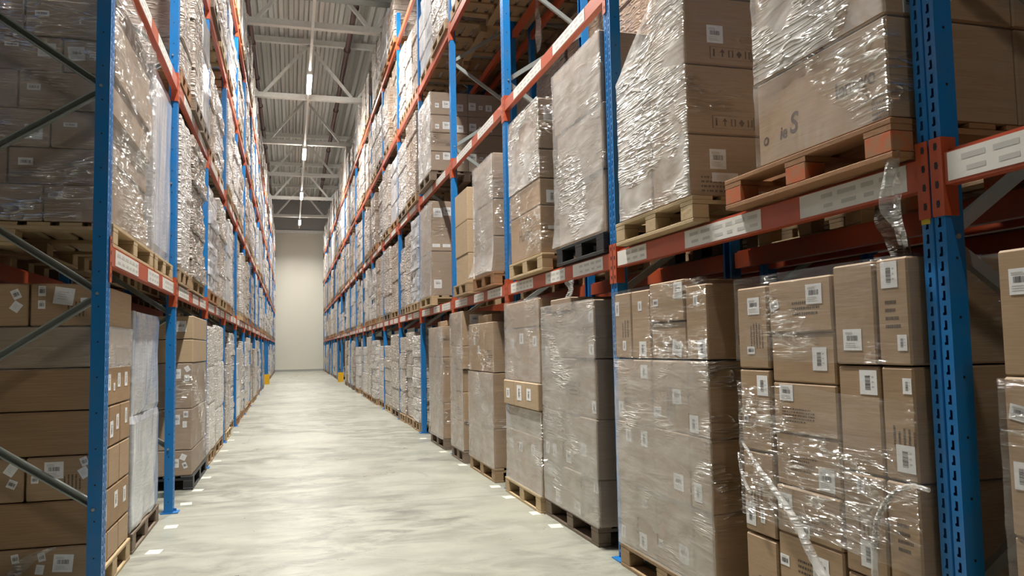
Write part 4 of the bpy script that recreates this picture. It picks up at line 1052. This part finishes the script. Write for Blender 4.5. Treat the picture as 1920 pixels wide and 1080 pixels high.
# farthest bays of the left rack: slivers, as one mass
b = MB(); b2 = MB()
for (x, yc, z, d, w, h, sg, matr, rows, cols, seed) in rest:
    zz = z + .146; hh = h / rows; r = random.Random(seed)
    for k in range(rows):
        o = r.uniform(-.015, .015); xa, xb = sorted((x + o, x + sg * d + o)); b.cbox(xa, xb, yc - w / 2 + o, yc + w / 2 + o, zz + k * hh, zz + (k + 1) * hh - .004, .02, r.randrange(2))
    xa, xb = sorted((x, x + sg * d)); b2.box(xa, xb, yc - w / 2, yc + w / 2, z + .1, z + .144); 
    for q in (-1, 0, 1): b2.box(xa, xb, yc + q * (w / 2 - .07) - .07, yc + q * (w / 2 - .07) + .07, z, z + .1)
tag(obj('far_wrapped_stacks', b.mesh('far_stacks', [M['wrapA'], M['wrapB']])), 'mass of wrapped stacks in the farthest bays of the left rack', 'wrapped boxes', kind='stuff')
tag(obj('far_pallets', b2.mesh('far_pallets', M['wood'])), 'mass of pallets in the farthest bays of the left rack', 'pallets', kind='stuff')

# loads in the racks behind, glimpsed through the gaps
for sg in (1, -1):
    X = (XR if sg > 0 else XL) + sg * (DEP + GAP) ; nm = side_name(sg)
    for i in range(0 if sg > 0 else 1, 6 if sg > 0 else 4):
        for lev in ((0, 1, 2, 3) if i > 0 else (0, 1)):
            if lev == 3 and (sg < 0 or i < 2): continue
            if lev == 2 and i < 1: continue
            for k in range(2):
                w = 1.18; yc = yp(i) + .1 + w / 2 + k * 1.32; z = 0 if lev == 0 else BEAM[lev - 1] + .001
                h = [1.35, 1.2, 1.5, 1.1][(i + lev + k) % 4]
                lb = f'rack behind {nm} rack, {LEVEL[lev]}, {ORD[i + (1 if sg > 0 else 0)]} bay, {["nearer", "farther"][k]} one'
                gstack(X + sg * .02, yc, z + .146, .98, w, h, sg, ['wrapC', 'wrapA'][(i + k) % 2], 4, 2, (i + k) % 3, f'dim stack, {lb}', 'dim stacks in the racks behind')
                pallet(X + sg * .015, yc, z, w + .02, 1.0, sg, 'wood', f'dim pallet, {lb}', 'dim pallets in the racks behind', False)

# paper markers on the floor
b = MB(); b.box(-.5, .5, -.5, .5, 0, .0012); MARK = b.mesh('floor_marker', M['marker'])
ml = [(-.95, 6.33), (-.95, 7.18), (-.955, 8.2), (-.93, 8.95), (-.93, 9.8), (-.93, 11.2), (-.93, 12.3), (-.93, 13.7), (-.93, 15.0)]
mr = [(2.03, 6.1), (2.03, 6.62), (2.0, 7.4), (2.02, 8.0), (2.02, 9.6), (2.02, 10.9), (2.02, 12.6)]
for nm, L in (('left', ml), ('right', mr)):
    for k, (x, y) in enumerate(L):
        tag(obj('floor_marker', MARK, None, (x, y, .0005), (0, 0, .1 * ((k * 7) % 3 - 1)), (.10, .135, 1)), f'white paper marker on the floor along {nm} rack, {ORD[k+1]} from the camera', 'floor marker', f'paper floor markers along the {nm} rack')

# ---------------------------------------------------------------- camera
cam = bpy.data.cameras.new('camera'); co = bpy.data.objects.new('camera', cam); C.objects.link(co)
yaw, pitch, roll = .2729, .0729, -.0191
F = Vector((math.sin(yaw) * math.cos(pitch), math.cos(yaw) * math.cos(pitch), math.sin(pitch)))
R0 = Vector((math.cos(yaw), -math.sin(yaw), 0)); U0 = R0.cross(F)
R = R0 * math.cos(roll) + U0 * math.sin(roll); U = -R0 * math.sin(roll) + U0 * math.cos(roll)
co.matrix_world = Matrix(((R.x, U.x, -F.x, 0), (R.y, U.y, -F.y, 0), (R.z, U.z, -F.z, 1.4365), (0, 0, 0, 1)))
cam.sensor_width = 36; cam.lens = 1485.24 / 1920 * 36; cam.clip_start = .05; cam.clip_end = 200
sc = bpy.context.scene; sc.camera = co
w = bpy.data.worlds.new('world'); sc.world = w; w.use_nodes = True
bg = w.node_tree.nodes.get('Background'); bg.inputs[0].default_value = (.9, .95, 1, 1); bg.inputs[1].default_value = .02
vs = sc.view_settings; vs.view_transform = 'Standard'; vs.look = 'None'; vs.gamma = 1; vs.use_curve_mapping = False; vs.exposure = 0.70
cy = sc.cycles
cy.transparent_max_bounces = 10; cy.max_bounces = 6; cy.diffuse_bounces = 3; cy.glossy_bounces = 3; cy.transmission_bounces = 3
cy.caustics_reflective = False; cy.caustics_refractive = False; cy.adaptive_threshold = .1
